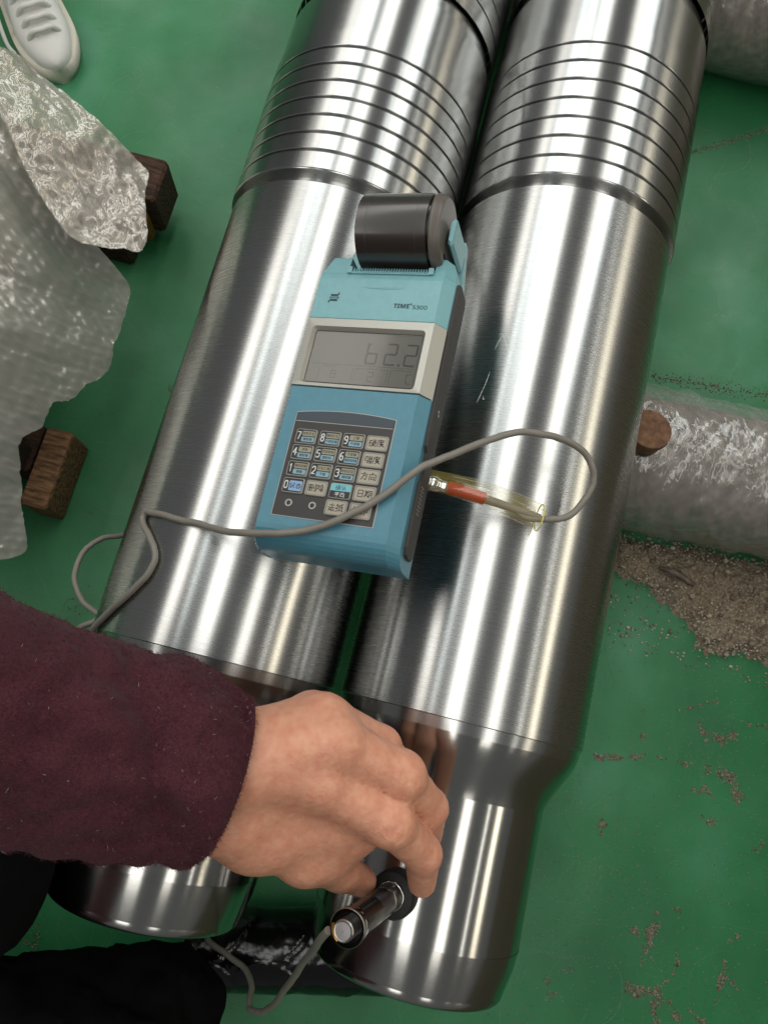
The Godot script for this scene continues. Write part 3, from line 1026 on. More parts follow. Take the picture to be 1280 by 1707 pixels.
func tester() -> void:
	var t := thing("hardness_tester", "light blue handheld hardness tester with keypad and printer roll", "hardness tester", Vector3(-0.08, 0.376, -0.2))
	t.basis = Basis(Vector3(0.94200056, 0.33348709, -0.03770013), Vector3(-0.33411584, 0.94246007, -0.01164564), Vector3(0.0316472, 0.02356641, 0.99922124)).orthonormalized()
	var hb := -0.0405
	# lower body with its rounded front
	var st := begin()
	var rings := [[0.0086, -0.0006, hb], [0.0092, 0.0, hb], [0.108, 0.0, hb]]
	for i in range(1, 8):
		var a := PI / 2 * i / 7.0
		rings.append([0.108 + 0.0155 * sin(a), -0.0155 * (1.0 - cos(a)) * 1.1, hb])
	rings.append([0.1232, -0.022, hb + 0.002])
	shell(st, rings)
	put("lower_body", st.commit(), M.blue, t)
	# upper body: a block, two horns beside the printer roll, a back shell
	st = begin()
	shell(st, [[-0.0818, -0.0012, hb], [-0.077, 0.0, hb], [-0.0452, 0.0, hb], [-0.0446, -0.0006, hb]])
	loft(st, [[Vector3(-0.0065, -0.03, -0.0819), Vector3(-0.0065, -0.007, -0.0819), Vector3(-0.0026, -0.0012, -0.0819), Vector3(0.0165, -0.0012, -0.0819), Vector3(0.0165, -0.03, -0.0819)], [Vector3(-0.001, -0.03, -0.0965), Vector3(-0.001, -0.009, -0.0965), Vector3(0.0025, -0.004, -0.0965), Vector3(0.0165, -0.004, -0.0965), Vector3(0.0165, -0.03, -0.0965)]])
	loft(st, [[Vector3(0.0808, -0.03, -0.0819), Vector3(0.0808, -0.0012, -0.0819), Vector3(0.0885, -0.0012, -0.0819), Vector3(0.0957, -0.0097, -0.0819), Vector3(0.0957, -0.03, -0.0819)], [Vector3(0.0808, -0.03, -0.0965), Vector3(0.0808, -0.004, -0.0965), Vector3(0.087, -0.004, -0.0965), Vector3(0.0915, -0.0105, -0.0965), Vector3(0.0915, -0.03, -0.0965)]])
	loft(st, [[Vector3(-0.004, hb, -0.0820), Vector3(-0.004, -0.03, -0.0820), Vector3(0.0945, -0.03, -0.0820), Vector3(0.0945, hb, -0.0820)], [Vector3(0.006, hb, -0.132), Vector3(0.006, -0.033, -0.132), Vector3(0.089, -0.033, -0.132), Vector3(0.089, hb, -0.132)]])
	put("upper_body", st.commit(), M.teal, t)
	put("roll_arm", block(Vector3(0.0892, -0.031, -0.114), Vector3(0.004, 0.036, 0.022), 0.002), M.teal, t)
	st = begin()
	tube(st, smooth_path([Vector3(0.012, -0.0011, -0.0735), Vector3(0.03, -0.0009, -0.0708), Vector3(0.0475, -0.0008, -0.0700), Vector3(0.065, -0.0009, -0.0708), Vector3(0.083, -0.0011, -0.0735)]), [0.0001, 0.0013, 0.0013, 0.0001], 8, false)
	put("embossed_rib", st.commit(), M.teal, t)
	# display bezel: seams recessed, rim proud
	st = begin()
	shell(st, [[-0.0442, -0.0035, hb + 0.001], [0.0082, -0.0035, hb + 0.001]], -0.0068, 0.0960)
	var inner := rounded(0.0433, -0.0158, 0.0795, 0.0408, 0.002, 4)
	var wide := rounded(0.0433, -0.0158, 0.0830, 0.0440, 0.003, 4)
	var outer := rounded(0.0430, -0.0180, 0.0925, 0.0522, 0.0006, 4)
	for i in inner.size():
		var k := (i + 1) % inner.size()
		var o := [outer[i], outer[k]]
		var w := [wide[i], wide[k]]
		var n := [inner[i], inner[k]]
		var f := func(p: Vector2, y: float): return Vector3(p.x, y, p.y)
		face(st, [f.call(o[0], 0.0006), f.call(o[1], 0.0006), f.call(w[1], 0.0012), f.call(w[0], 0.0012)], Vector3(0.043, -0.5, -0.017))
		face(st, [f.call(w[0], 0.0012), f.call(w[1], 0.0012), f.call(n[1], -0.0024), f.call(n[0], -0.0024)], Vector3(0.043, -0.5, -0.017))
		face(st, [f.call(o[0], 0.0006), f.call(o[1], 0.0006), f.call(o[1], -0.004), f.call(o[0], -0.004)], Vector3(0.043, -0.002, -0.017))
	loft(st, [[Vector3(-0.0068, -0.0075, -0.0442), Vector3(-0.0032, 0.0004, -0.0442), Vector3(-0.0032, -0.0075, -0.0442)], [Vector3(-0.0068, -0.0075, 0.0082), Vector3(-0.0032, 0.0004, 0.0082), Vector3(-0.0032, -0.0075, 0.0082)]])
	loft(st, [[Vector3(0.0892, 0.0004, -0.0442), Vector3(0.0960, -0.0082, -0.0442), Vector3(0.0892, -0.0082, -0.0442)], [Vector3(0.0892, 0.0004, 0.0082), Vector3(0.0960, -0.0082, 0.0082), Vector3(0.0892, -0.0082, 0.0082)]])
	put("display_bezel", st.commit(), M.silver, t)
	var lcd := mat(Color.WHITE, 0.22)
	lcd.albedo_texture = ImageTexture.create_from_image(screen_image())
	lcd.clearcoat_enabled = true
	lcd.clearcoat = 0.5
	lcd.clearcoat_roughness = 0.08
	put("screen", plate(rounded(0.0433, -0.0158, 0.0785, 0.0390, 0.0008, 2), -0.0034, -0.0024, 0.0001, Rect2(0, 0, 1, 1)), lcd, t)
	# seams between the shells
	for z in [-0.0444, 0.0084]:
		st = begin()
		shell(st, [[z - 0.0003, -0.0012, hb + 0.002], [z + 0.0003, -0.0012, hb + 0.002]], -0.0062, 0.0953)
		put("seam", st.commit(), M.black, t)
	# keypad
	var pad := [Vector2(0.0062, 0.1025), Vector2(0.0062, 0.0283)]
	for i in 13:
		var u := i / 12.0
		pad.append(Vector2(lerpf(0.0066, 0.0776, u), 0.0280 - 0.0026 * 4.0 * u * (1.0 - u)))
	pad += [Vector2(0.0780, 0.0283), Vector2(0.0780, 0.1025)]
	put("keypad_edge", plate(pad, 0.0, 0.0003, 0.0001), M.line, t)
	var smaller := []
	for p in pad:
		smaller.append(Vector2(0.0421, 0.066) + (p - Vector2(0.0421, 0.066)) * Vector2(0.982, 0.984))
	put("keypad_panel", plate(smaller, 0.0001, 0.0006, 0.0001), M.panel, t)
	var arch := []
	for p in smaller:
		if p.y < 0.05:
			arch.append(p + Vector2(0, 0.0004))
	put("keypad_header", plate([Vector2(0.0075, 0.0343)] + arch + [Vector2(0.0767, 0.0343)], 0.0004, 0.0009, 0.0001), M.panel_top, t)
	put("keypad_line", block(Vector3(0.0421, 0.0004, 0.0349), Vector3(0.0692, 0.0005, 0.0005), 0.0001), M.line, t)
	var key_mat := mat(Color.WHITE, 0.5)
	key_mat.albedo_texture = ImageTexture.create_from_image(key_sheet())
	for i in KEYS.size():
		var k: Array = KEYS[i]
		var cellr := Rect2((i % 4) / 4.0 + 0.004, (i / 4) / 5.0 + 0.005, 0.25 - 0.008, 0.2 - 0.01)
		var m := plate(rounded(k[1] * 0.001, k[2] * 0.001, 0.0152, 0.0106, 0.0015, 3), 0.0005, 0.0019, 0.0005, cellr, cellr.position + Vector2(0.05, 0.003))
		put("key", m, key_mat, t)
	for x in [0.0172, 0.0341]:
		st = begin()
		lathe(st, [[[0.0005, 0.0026], [0.0012, 0.0025]], [[0.0012, 0.0025], [0.0012, 0.0016]], [[0.0012, 0.0016], [0.0007, 0.0015]]], 28, Vector3(x, 0, 0.0931), Vector3(0, 1, 0), Vector3(1, 0, 0))
		var ring := put("indicator_lamp", st.commit(), M.line, t)
		st = begin()
		lathe(st, [[[0.0006, 0.0016], [0.0010, 0.0012], [0.0011, 0.0001]]], 20, Vector3(x, 0, 0.0931), Vector3(0, 1, 0), Vector3(1, 0, 0))
		put("lens", st.commit(), M.iron, ring)
	# printer roll cover, its end cap, and the tear bar
	var axis := Vector3(1, 0, 0)
	var c := Vector3(0, -0.002, -0.1160)
	st = begin()
	lathe(st, [[[0.0240, 0.0005], [0.0240, 0.0262]], [[0.0240, 0.0262], [0.0245, 0.027]], [[0.0245, 0.027], [0.0317, 0.027]], [[0.0317, 0.027], [0.0319, 0.0267], [0.0321, 0.027]], [[0.0321, 0.027], [0.0678, 0.027]], [[0.0678, 0.027], [0.0680, 0.0267], [0.0682, 0.027]], [[0.0682, 0.027], [0.0753, 0.027]], [[0.0753, 0.027], [0.0756, 0.0256]]], 72, c, axis, Vector3.UP)
	put("roll_cover", st.commit(), M.smoke, t)
	st = begin()
	lathe(st, [[[0.0756, 0.0256], [0.0770, 0.0256]]], 72, c, axis, Vector3.UP)
	put("roll_gap", st.commit(), M.gloss_black, t)
	st = begin()
	lathe(st, [[[0.0768, 0.0258], [0.0774, 0.0268], [0.0784, 0.0268]], [[0.0784, 0.0268], [0.0828, 0.0255], [0.0846, 0.0235]], [[0.0846, 0.0235], [0.0851, 0.0005]]], 72, c, axis, Vector3.UP)
	var capo := put("roll_cap", st.commit(), M.cap, t)
	put("slot", block(Vector3(0.0846, -0.012, -0.098), Vector3(0.0014, 0.012, 0.0024), 0.0004), M.gloss_black, capo)
	st = begin()
	loft(st, [lift(rounded(0.0487, -0.0824, 0.0640, 0.0016, 0.0004, 1), -0.006), lift(rounded(0.0487, -0.0824, 0.0640, 0.0016, 0.0004, 1), 0.0002)])
	for i in 28:
		var x := 0.0212 + 0.00198 * i
		loft(st, [[Vector3(x, -0.003, -0.0828), Vector3(x + 0.0012, -0.003, -0.0828), Vector3(x + 0.0012, 0.0006, -0.0824), Vector3(x, 0.0006, -0.0824)], [Vector3(x + 0.0004, -0.002, -0.0862), Vector3(x + 0.0008, -0.002, -0.0862), Vector3(x + 0.0008, -0.0002, -0.0862), Vector3(x + 0.0004, -0.0002, -0.0862)]])
	for x in [0.0185, 0.0787]:
		loft(st, [lift(rounded(x, -0.0842, 0.0036, 0.005, 0.0004, 1), -0.006), lift(rounded(x, -0.0842, 0.0036, 0.005, 0.0004, 1), 0.0008)])
	put("tear_bar", st.commit(), M.teal, t)
	# rubber grip on the right side
	st = begin()
	var side := [Vector2(-0.0835, -0.016), Vector2(-0.0825, -0.0125), Vector2(-0.079, -0.0112), Vector2(0.033, -0.0112), Vector2(0.039, -0.0120), Vector2(0.043, -0.0160), Vector2(0.047, -0.0168), Vector2(0.058, -0.0168), Vector2(0.066, -0.0145), Vector2(0.108, -0.0145), Vector2(0.1125, -0.017), Vector2(0.114, -0.0215), Vector2(0.114, -0.030), Vector2(0.110, -0.034), Vector2(-0.078, -0.034), Vector2(-0.0825, -0.031)]
	var l0 := []
	var l1 := []
	var l2 := []
	for p in side:
		l0.append(Vector3(0.0955, p.y, p.x))
		l1.append(Vector3(0.0974, p.y, p.x))
		l2.append(Vector3(0.0980, lerpf(p.y, -0.0235, 0.05), lerpf(p.x, 0.015, 0.006)))
	loft(st, [l0, l1, l2])
	var grip := put("side_grip", st.commit(), M.rubber, t)
	st = begin()
	lathe(st, [[[0.0979, 0.0026], [0.0982, 0.0024]], [[0.0982, 0.0024], [0.0981, 0.0005]]], 20, Vector3(0, -0.0225, 0.0115), axis, Vector3.UP)
	put("socket", st.commit(), M.gloss_black, grip)
	st = begin()
	for i in 16:
		var row := i / 8
		var zc := 0.066 + 0.0026 * (i % 8)
		loft(st, [lift(rounded(0, 0, 0.0011, 0.0004, 0.0001, 1), 0.0), lift(rounded(0, 0, 0.0011, 0.0004, 0.0001, 1), 0.0)], false, false)
		var q := Vector3(0.0980, -0.0195 - 0.0036 * row, zc)
		loft(st, [[q + Vector3(0, -0.0008, -0.0007), q + Vector3(0, 0.0008, -0.0007), q + Vector3(0, 0.0008, -0.0002), q + Vector3(0, -0.0008, -0.0002)], [q + Vector3(0.0002, -0.0008, -0.0007), q + Vector3(0.0002, 0.0008, -0.0007), q + Vector3(0.0002, 0.0008, -0.0002), q + Vector3(0.0002, -0.0008, -0.0002)]])
	put("worn_print", st.commit(), M.print_light, grip)
	# print on the upper body
	lettering(t, "TIME", Vector3(0.0573, 0.0001, -0.0564), 0.0033, true, 1.06)
	lettering(t, "®", Vector3(0.0690, 0.0001, -0.0580), 0.0013, false, 1.0)
	lettering(t, "5300", Vector3(0.0708, 0.0001, -0.0558), 0.0029, false, 1.24)
	st = begin()
	for r in [[-3.2, -3.0, 6.0, 0.7], [-2.6, -1.9, 5.2, 0.6], [3.0, -4.0, 0.8, 2.0], [-3.2, 3.0, 6.0, 0.7], [-2.6, 1.9, 5.2, 0.6], [-3.4, 4.0, 0.8, 2.0], [-2.9, 0, 0.7, 1.9], [-1.5, 0, 0.5, 1.6], [-0.4, 0, 0.5, 1.6], [0.9, 0, 0.5, 1.6], [2.0, 0, 0.5, 1.6], [3.1, 0, 0.7, 1.9]]:
		var w: float = r[2] * 0.001
		var cx: float = 0.0117 + (r[0] * 0.001 if r[2] < 2.0 else 0.0)
		var o := rounded(cx, -0.0612 + r[1] * 0.001 * 0.8, w, r[3] * 0.001, 0.0001, 1)
		loft(st, [lift(o, 0.0), lift(o, 0.0002)])
	put("emblem", st.commit(), M.print, t)


func lettering(t: Node3D, text: String, at: Vector3, high: float, heavy: bool, wide: float) -> void:
	var tm := TextMesh.new()
	var f := SystemFont.new()
	f.font_names = PackedStringArray(["Droid Sans"])
	f.font_weight = 700 if heavy else 500
	f.font_italic = heavy
	tm.font = f
	tm.text = text
	tm.font_size = 64
	tm.pixel_size = 0.001
	tm.depth = 0.004
	tm.horizontal_alignment = HORIZONTAL_ALIGNMENT_LEFT
	tm.curve_step = 1.0
	var o := put("lettering", tm, M.print, t)
	o.transform = Transform3D(Basis(Vector3(wide, 0, 0.0) * high / 0.046, Vector3(0, 0, -1) * high / 0.046, Vector3(0, 1, 0) * 0.07), at)


func connector() -> void:
	var t := thing("cable_plug", "probe cable plug in a clear yellowish sleeve with red collar", "plug", Vector3(0.012, 0.3685, -0.1500))
	var b := Vector3(0.1085, 0.3525, -0.1490) - t.position
	var a := Vector3(0.0, 0.0, 0.0)
	var rows := []
	var dirn := (b - a).normalized()
	var across := dirn.cross(Vector3.UP).normalized()
	var up := across.cross(dirn).normalized()
	for pass_ in [0.0]:
		var st := begin()
		rows = []
		for i in 25:
			var u := i / 24.0
			var p := a.lerp(b, u) + up * (0.004 * sin(u * PI)) + across * (-0.003 * sin(u * PI))
			var w: float = lerpf(0.0076, 0.0098, smoothstep(0.1, 1.0, u)) - pass_
			var h: float = lerpf(0.0074, 0.0072, u) - pass_
			var row := PackedVector3Array()
			for j in 40:
				var g := TAU * j / 40
				var pinch := 1.0 - 0.16 * exp(-pow(sin((g - 2.2) / 2.0) / 0.12, 2.0))
				row.append(p + (across * cos(g) * w + up * sin(g) * h) * pinch)
			rows.append(row)
		sheet(st, rows, true)
		put("clear_sleeve", st.commit(), M.shrink, t)
		for end in [0, 24]:
			st = begin()
			var loop: PackedVector3Array = rows[end].duplicate()
			loop.append(loop[0])
			tube(st, loop, [0.0005], 6, false)
			put("sleeve_edge", st.commit(), M.shrink_edge, t)
	var st := begin()
	var off := up * 0.0006
	lathe(st, [[[-0.014, 0.0055], [0.012, 0.0058]], [[0.012, 0.0058], [0.0125, 0.0048], [0.0145, 0.0048], [0.015, 0.0058]], [[0.015, 0.0058], [0.018, 0.0058], [0.021, 0.0048]], [[0.021, 0.0048], [0.0225, 0.0042], [0.024, 0.0048], [0.0255, 0.0042], [0.028, 0.0044]]], 36, off, dirn, up)
	put("barrel", st.commit(), M.chrome, t)
	st = begin()
	tube(st, smooth_path([off + dirn * 0.027 + up * 0.002, off + dirn * 0.038 + up * 0.0032, off + dirn * 0.054 + up * 0.003]), [0.0046], 20)
	put("red_collar", st.commit(), M.red, t)
	st = begin()
	tube(st, smooth_path([off + dirn * 0.053 + up * 0.003, off + dirn * 0.075 + up * 0.0015, b + off]), [0.0034, 0.0028, 0.0025], 16)
	put("strain_relief", st.commit(), M.cable, t)


func cable() -> void:
	var path := smooth_path([Vector3(0.0900, 0.3563, -0.1490)] + CABLE_TOP, 7)
	var wob := FastNoiseLite.new()
	wob.frequency = 0.06
	for i in path.size():
		if i > 8 and i < path.size() - 10:
			path[i] += Vector3(wob.get_noise_2d(i, 0), wob.get_noise_2d(i, 50), wob.get_noise_2d(i, 99)) * 0.0022
		# the cable lies on the steel, never in it
		for x in [-AX, AX]:
			var off := Vector2(path[i].x - x, path[i].y - AY)
			if off.length() < RB + 0.0025 and path[i].z < 0.0:
				off = off.normalized() * (RB + 0.0025)
				path[i] = Vector3(x + off.x, AY + off.y, path[i].z)
	var st := begin()
	tube(st, path, [0.0024], 14)
	var o := put("probe_cable", st.commit(), M.cable)
	tag(o, "grey cable looping from the tester plug to the probe", "cable")


func probe() -> void:
	var t := thing("impact_probe", "pen like metal probe with black foot ring pressed on the right cylinder", "probe", Vector3(0.0720, 0.3178, 0.1185))
	var d := Vector3(-0.40, 1.0, 0.08).normalized()
	var s := d.cross(Vector3(0, 0, 1)).normalized()
	var z := Vector3.ZERO
	var st := begin()
	lathe(st, [[[-0.0015, 0.0005], [-0.0015, 0.0145]], [[-0.0015, 0.0145], [0.001, 0.0155], [0.009, 0.0155], [0.0115, 0.0142]], [[0.0115, 0.0142], [0.0125, 0.0095]]], 48, z, d, s)
	put("foot_ring", st.commit(), M.rubber.duplicate(), t)
	(t.get_node("foot_ring") as MeshInstance3D).material_override.albedo_color = Color(0.07, 0.07, 0.07)
	st = begin()
	lathe(st, [[[0.0120, 0.0088], [0.0122, 0.0094], [0.0138, 0.0094], [0.014, 0.0086]]], 40, z, d, s)
	put("bright_ring", st.commit(), M.chrome, t)
	st = begin()
	lathe(st, [[[0.0135, 0.0082], [0.026, 0.0082]], [[0.026, 0.0082], [0.0265, 0.0074], [0.030, 0.0074]]], 40, z, d, s)
	put("lower_sleeve", st.commit(), M.satin, t)
	st = begin()
	var segs := [[[0.030, 0.0076], [0.0305, 0.0086]]]
	var x := 0.0305
	for i in 16:
		segs.append([[x, 0.0088], [x + 0.0006, 0.0088]])
		segs.append([[x + 0.0006, 0.0088], [x + 0.0008, 0.0084], [x + 0.0011, 0.0084], [x + 0.0013, 0.0088]])
		x += 0.0013
	segs.append([[x, 0.0088], [0.083, 0.0088]])
	lathe(st, segs, 40, z, d, s)
	put("knurled_body", st.commit(), mat(Color(0.20, 0.185, 0.18), 0.22, 0.8), t)
	st = begin()
	lathe(st, [[[0.082, 0.0088], [0.083, 0.0102], [0.0895, 0.0106]]], 44, z, d, s)
	put("collar", st.commit(), M.gloss_black, t)
	st = begin()
	lathe(st, [[[0.0893, 0.0106], [0.0902, 0.0107], [0.0906, 0.0102]]], 44, z, d, s)
	put("rim", st.commit(), M.satin, t)
	st = begin()
	lathe(st, [[[0.0905, 0.0101], [0.0890, 0.0082]], [[0.0890, 0.0082], [0.0890, 0.006]]], 44, z, d, s)
	put("dark_well", st.commit(), M.gloss_black, t)
	st = begin()
	var rows := []
	for i in 2:
		var row := PackedVector3Array()
		for j in 9:
			var a := -0.35 + 1.1 * j / 8.0
			row.append(d * (0.0893 + 0.0009 * i) + (s * cos(a + 2.4) + s.cross(d) * sin(a + 2.4)) * (0.0079 + 0.0018 * i))
		rows.append(row)
	sheet(st, rows)
	put("gold_contact", st.commit(), M.gold, t)
	st = begin()
	lathe(st, [[[0.086, 0.006], [0.0962, 0.0061]], [[0.0962, 0.0061], [0.0970, 0.0054]], [[0.0970, 0.0054], [0.0968, 0.0047]]], 40, z, d, s)
	put("button_rim", st.commit(), M.satin, t)
	st = begin()
	lathe(st, [[[0.0968, 0.0047], [0.0970, 0.0002]]], 32, z, d, s)
	put("button_face", st.commit(), M.button, t)
	# wire clip on the side of the body
	var e := (s.cross(d) * 0.55 - s * 0.83).normalized()
	e = (e - d * e.dot(d)).normalized()
	st = begin()
	tube(st, smooth_path([d * 0.0805 + e * 0.0098, d * 0.072 + e * 0.0118 + d.cross(e) * 0.002, d * 0.068 + e * 0.0112, d * 0.072 + e * 0.0108 - d.cross(e) * 0.003, d * 0.081 + e * 0.0095 - d.cross(e) * 0.003]), [0.0006], 8)
	put("wire_clip", st.commit(), M.satin, t)


# ---------- people ----------
func photographer() -> void:
	var t := thing("person", "person in a maroon wool coat pressing the probe down by hand", "person", Vector3.ZERO)
	var k := 0.006
	var wrist := Vector3(-0.0445, 0.423, 0.0520)
	var wrist_low := Vector3(-0.0400, 0.408, 0.0800)
	var im := Vector3(0.0017, 0.411, 0.0520)
	var ip := Vector3(0.0490, 0.394, 0.0665)
	var id := Vector3(0.0765, 0.366, 0.0835)
	var it := Vector3(0.0835, 0.341, 0.1045)
	var mp0 := Vector3(0.0050, 0.416, 0.0290)
	var mp := Vector3(0.0487, 0.396, 0.0390)
	var md := Vector3(0.0745, 0.364, 0.0565)
	var mt := Vector3(0.0815, 0.338, 0.0760)
	var rp0 := Vector3(-0.0030, 0.406, 0.0190)
	var rp := Vector3(0.0346, 0.378, 0.0270)
	var rd := Vector3(0.0550, 0.345, 0.0430)
	var rt := Vector3(0.0560, 0.327, 0.0600)
	var pp0 := Vector3(-0.0120, 0.392, 0.0180)
	var pp := Vector3(0.0115, 0.362, 0.0260)
	var pd := Vector3(0.0306, 0.340, 0.0413)
	var pt := Vector3(0.0390, 0.328, 0.0568)
	var tc := Vector3(-0.0260, 0.393, 0.0900)
	var tm := Vector3(0.0060, 0.372, 0.1005)
	var ti := Vector3(0.0300, 0.352, 0.1070)
	var tt := Vector3(0.0455, 0.338, 0.1130)
	var bones := [
		[Vector3(-0.12, 0.445, 0.056), 0.030, wrist, 0.0225, 0.01], [Vector3(-0.12, 0.435, 0.068), 0.028, wrist_low, 0.0205, 0.012],
		[wrist, 0.0215, im, 0.0155, 0.014], [wrist, 0.021, mp0, 0.0165, 0.014], [wrist, 0.020, rp0, 0.0145, 0.014], [wrist + Vector3(0.0, -0.012, -0.004), 0.018, pp0, 0.0125, 0.014],
		[wrist_low, 0.0195, im + Vector3(-0.004, -0.014, 0.010), 0.013, 0.014], [wrist_low, 0.0195, tc, 0.0175, 0.014], [tc, 0.0165, im + Vector3(-0.006, -0.016, 0.014), 0.0115, 0.014],
		[wrist + Vector3(0.01, -0.02, 0.0), 0.016, Vector3(0.010, 0.385, 0.040), 0.013, 0.014],
		[im, 0.0156, ip, 0.0133, 0.006], [ip, 0.0131, id, 0.0116, 0.004], [id, 0.0114, it, 0.0092, 0.004],
		[mp0, 0.0156, mp, 0.0137, 0.006], [mp, 0.0134, md, 0.0117, 0.004], [md, 0.0115, mt, 0.0093, 0.004],
		[rp0, 0.0145, rp, 0.0128, 0.006], [rp, 0.0124, rd, 0.0110, 0.004], [rd, 0.0108, rt, 0.0090, 0.004],
		[pp0, 0.0125, pp, 0.0110, 0.006], [pp, 0.0106, pd, 0.0094, 0.004], [pd, 0.0092, pt, 0.0080, 0.004],
		[tc, 0.0175, tm, 0.0145, 0.012], [tm, 0.0140, ti, 0.0124, 0.006], [ti, 0.0120, tt, 0.0098, 0.005],
		[tm, 0.0135, Vector3(0.030, 0.378, 0.0800), 0.0120, 0.012], [tc, 0.0160, Vector3(0.018, 0.386, 0.0760), 0.0130, 0.014], [Vector3(0.022, 0.366, 0.0960), 0.0125, Vector3(0.034, 0.372, 0.0820), 0.0110, 0.010],
		# knuckles stand out, tendons between wrist and knuckles
		[im + Vector3(0.001, 0.0055, 0.001), 0.0105, im + Vector3(0.004, 0.005, 0.002), 0.0095, 0.008], [mp0 + Vector3(0.0, 0.005, -0.001), 0.0112, mp0 + Vector3(0.004, 0.004, 0), 0.0105, 0.008], [rp0 + Vector3(0, 0.005, -0.002), 0.0098, rp0 + Vector3(0.003, 0.004, -0.001), 0.009, 0.008],
		[ip + Vector3(0, 0.0015, 0), 0.0128, ip + Vector3(0.002, 0.001, 0), 0.0126, 0.006], [mp + Vector3(0, 0.001, -0.0005), 0.0132, mp + Vector3(0.002, 0.0005, 0), 0.0128, 0.006],
		[wrist + Vector3(0.006, 0.0175, -0.002), 0.004, mp0 + Vector3(-0.006, 0.0105, 0), 0.004, 0.012], [wrist + Vector3(0.006, 0.0165, 0.003), 0.004, im + Vector3(-0.006, 0.0095, 0), 0.004, 0.012],
	]
	# creases: web between index and thumb, folds over the joints
	for c in [[Vector3(0.020, 0.411, 0.0415), Vector3(0.052, 0.397, 0.0535), 0.0012]]:
		bones.append([c[0], c[2], c[1], c[2], -0.004])
	for j in [[ip, 0.0141], [mp, 0.0146]]:
		var along := Vector3(0.93, -0.30, 0.22)
		var cross := along.cross(Vector3(0.25, 0.95, 0.1)).normalized()
		var out := cross.cross(along).normalized()
		if out.y < 0.0:
			out = -out
		for s in [-0.0045, -0.0005, 0.0035]:
			var top: Vector3 = j[0] + along * s + out * (j[1] + 0.0016)
			bones.append([top - cross * 0.0050 - out * 0.0008, 0.0004, top + cross * 0.0050 - out * 0.0008, 0.0004, -0.0022])
	for s in 4:
		var f := Vector3(-0.004 + 0.006 * s, 0.398 - 0.0035 * s, 0.0800 + 0.0012 * s)
		bones.append([f + Vector3(-0.006, 0.004, -0.006), 0.0007, f + Vector3(0.004, -0.004, 0.008), 0.0007, -0.003])
	put("hand", body(bones, 0.0023, 0.0004, 0.006), M.skin, t)
	# the sleeve, a thick tube with folds, open at the cuff
	var n := FastNoiseLite.new()
	n.seed = 41
	n.frequency = 9.0
	n.fractal_octaves = 3
	var spine := [[Vector3(-0.0490, 0.428, 0.0594), Vector3(0.0027, 0.0, -0.0432), 0.036], [Vector3(-0.0560, 0.431, 0.0590), Vector3(0.0034, 0.0, -0.0470), 0.040], [Vector3(-0.0679, 0.436, 0.0585), Vector3(0.0048, 0.0, -0.0515), 0.044], [Vector3(-0.0860, 0.443, 0.0582), Vector3(0.0033, 0.0, -0.0535), 0.047], [Vector3(-0.1045, 0.450, 0.0577), Vector3(0.0020, 0.0, -0.0538), 0.050], [Vector3(-0.1403, 0.468, 0.0519), Vector3(-0.0008, 0.0, -0.0539), 0.053], [Vector3(-0.1673, 0.488, 0.0482), Vector3(-0.0041, 0.0, -0.0535), 0.055], [Vector3(-0.2090, 0.520, 0.0400), Vector3(-0.0101, 0.0, -0.0550), 0.058], [Vector3(-0.2700, 0.570, 0.0420), Vector3(-0.0150, 0.0, -0.0570), 0.062], [Vector3(-0.3300, 0.630, 0.0700), Vector3(-0.02, 0.0, -0.0600), 0.066], [Vector3(-0.3900, 0.740, 0.1300), Vector3(-0.02, 0.0, -0.0700), 0.072], [Vector3(-0.4300, 0.860, 0.2000), Vector3(-0.02, 0.0, -0.0800), 0.078]]
	var rows := []
	for inner in [[-0.018, 0.82], [-0.006, 0.86], [-0.0012, 0.93]]:
		rows.append(sleeve_ring(spine, 0.0, inner[1], inner[0], n, 0.0))
	var steps := 150
	for i in steps + 1:
		rows.append(sleeve_ring(spine, float(i) / steps * (spine.size() - 1), 1.0, 0.0, n, smoothstep(0.0, 0.06, float(i) / steps)))
	var st := begin()
	sheet(st, rows, true)
	var sleeve := put("sleeve", st.commit(), M.wool, t)
	lint(sleeve, rows)
	# coat body, and the dark trousers of the crouching legs
	put("coat", body([[Vector3(-0.43, 0.86, 0.20), 0.10, Vector3(-0.46, 0.80, 0.42), 0.17, 0.08], [Vector3(-0.46, 0.78, 0.44), 0.17, Vector3(-0.40, 0.46, 0.44), 0.16, 0.1], [Vector3(-0.40, 0.47, 0.40), 0.13, Vector3(-0.31, 0.36, 0.27), 0.06, 0.06]], 0.014, 0.006, 0.08), M.wool, t)
	put("trouser_leg", body([[Vector3(-0.42, 0.34, 0.46), 0.12, Vector3(-0.17, 0.27, 0.33), 0.085, 0.05], [Vector3(-0.17, 0.26, 0.33), 0.083, Vector3(-0.085, 0.20, 0.292), 0.056, 0.05], [Vector3(-0.085, 0.19, 0.292), 0.052, Vector3(-0.20, 0.03, 0.43), 0.05, 0.05]], 0.008, 0.016, 0.05), M.trouser, t)
	put("trouser_leg", body([[Vector3(-0.48, 0.36, 0.36), 0.11, Vector3(-0.194, 0.33, 0.176), 0.032, 0.05], [Vector3(-0.194, 0.32, 0.176), 0.032, Vector3(-0.36, 0.03, 0.36), 0.05, 0.05]], 0.008, 0.012, 0.05), M.trouser, t)


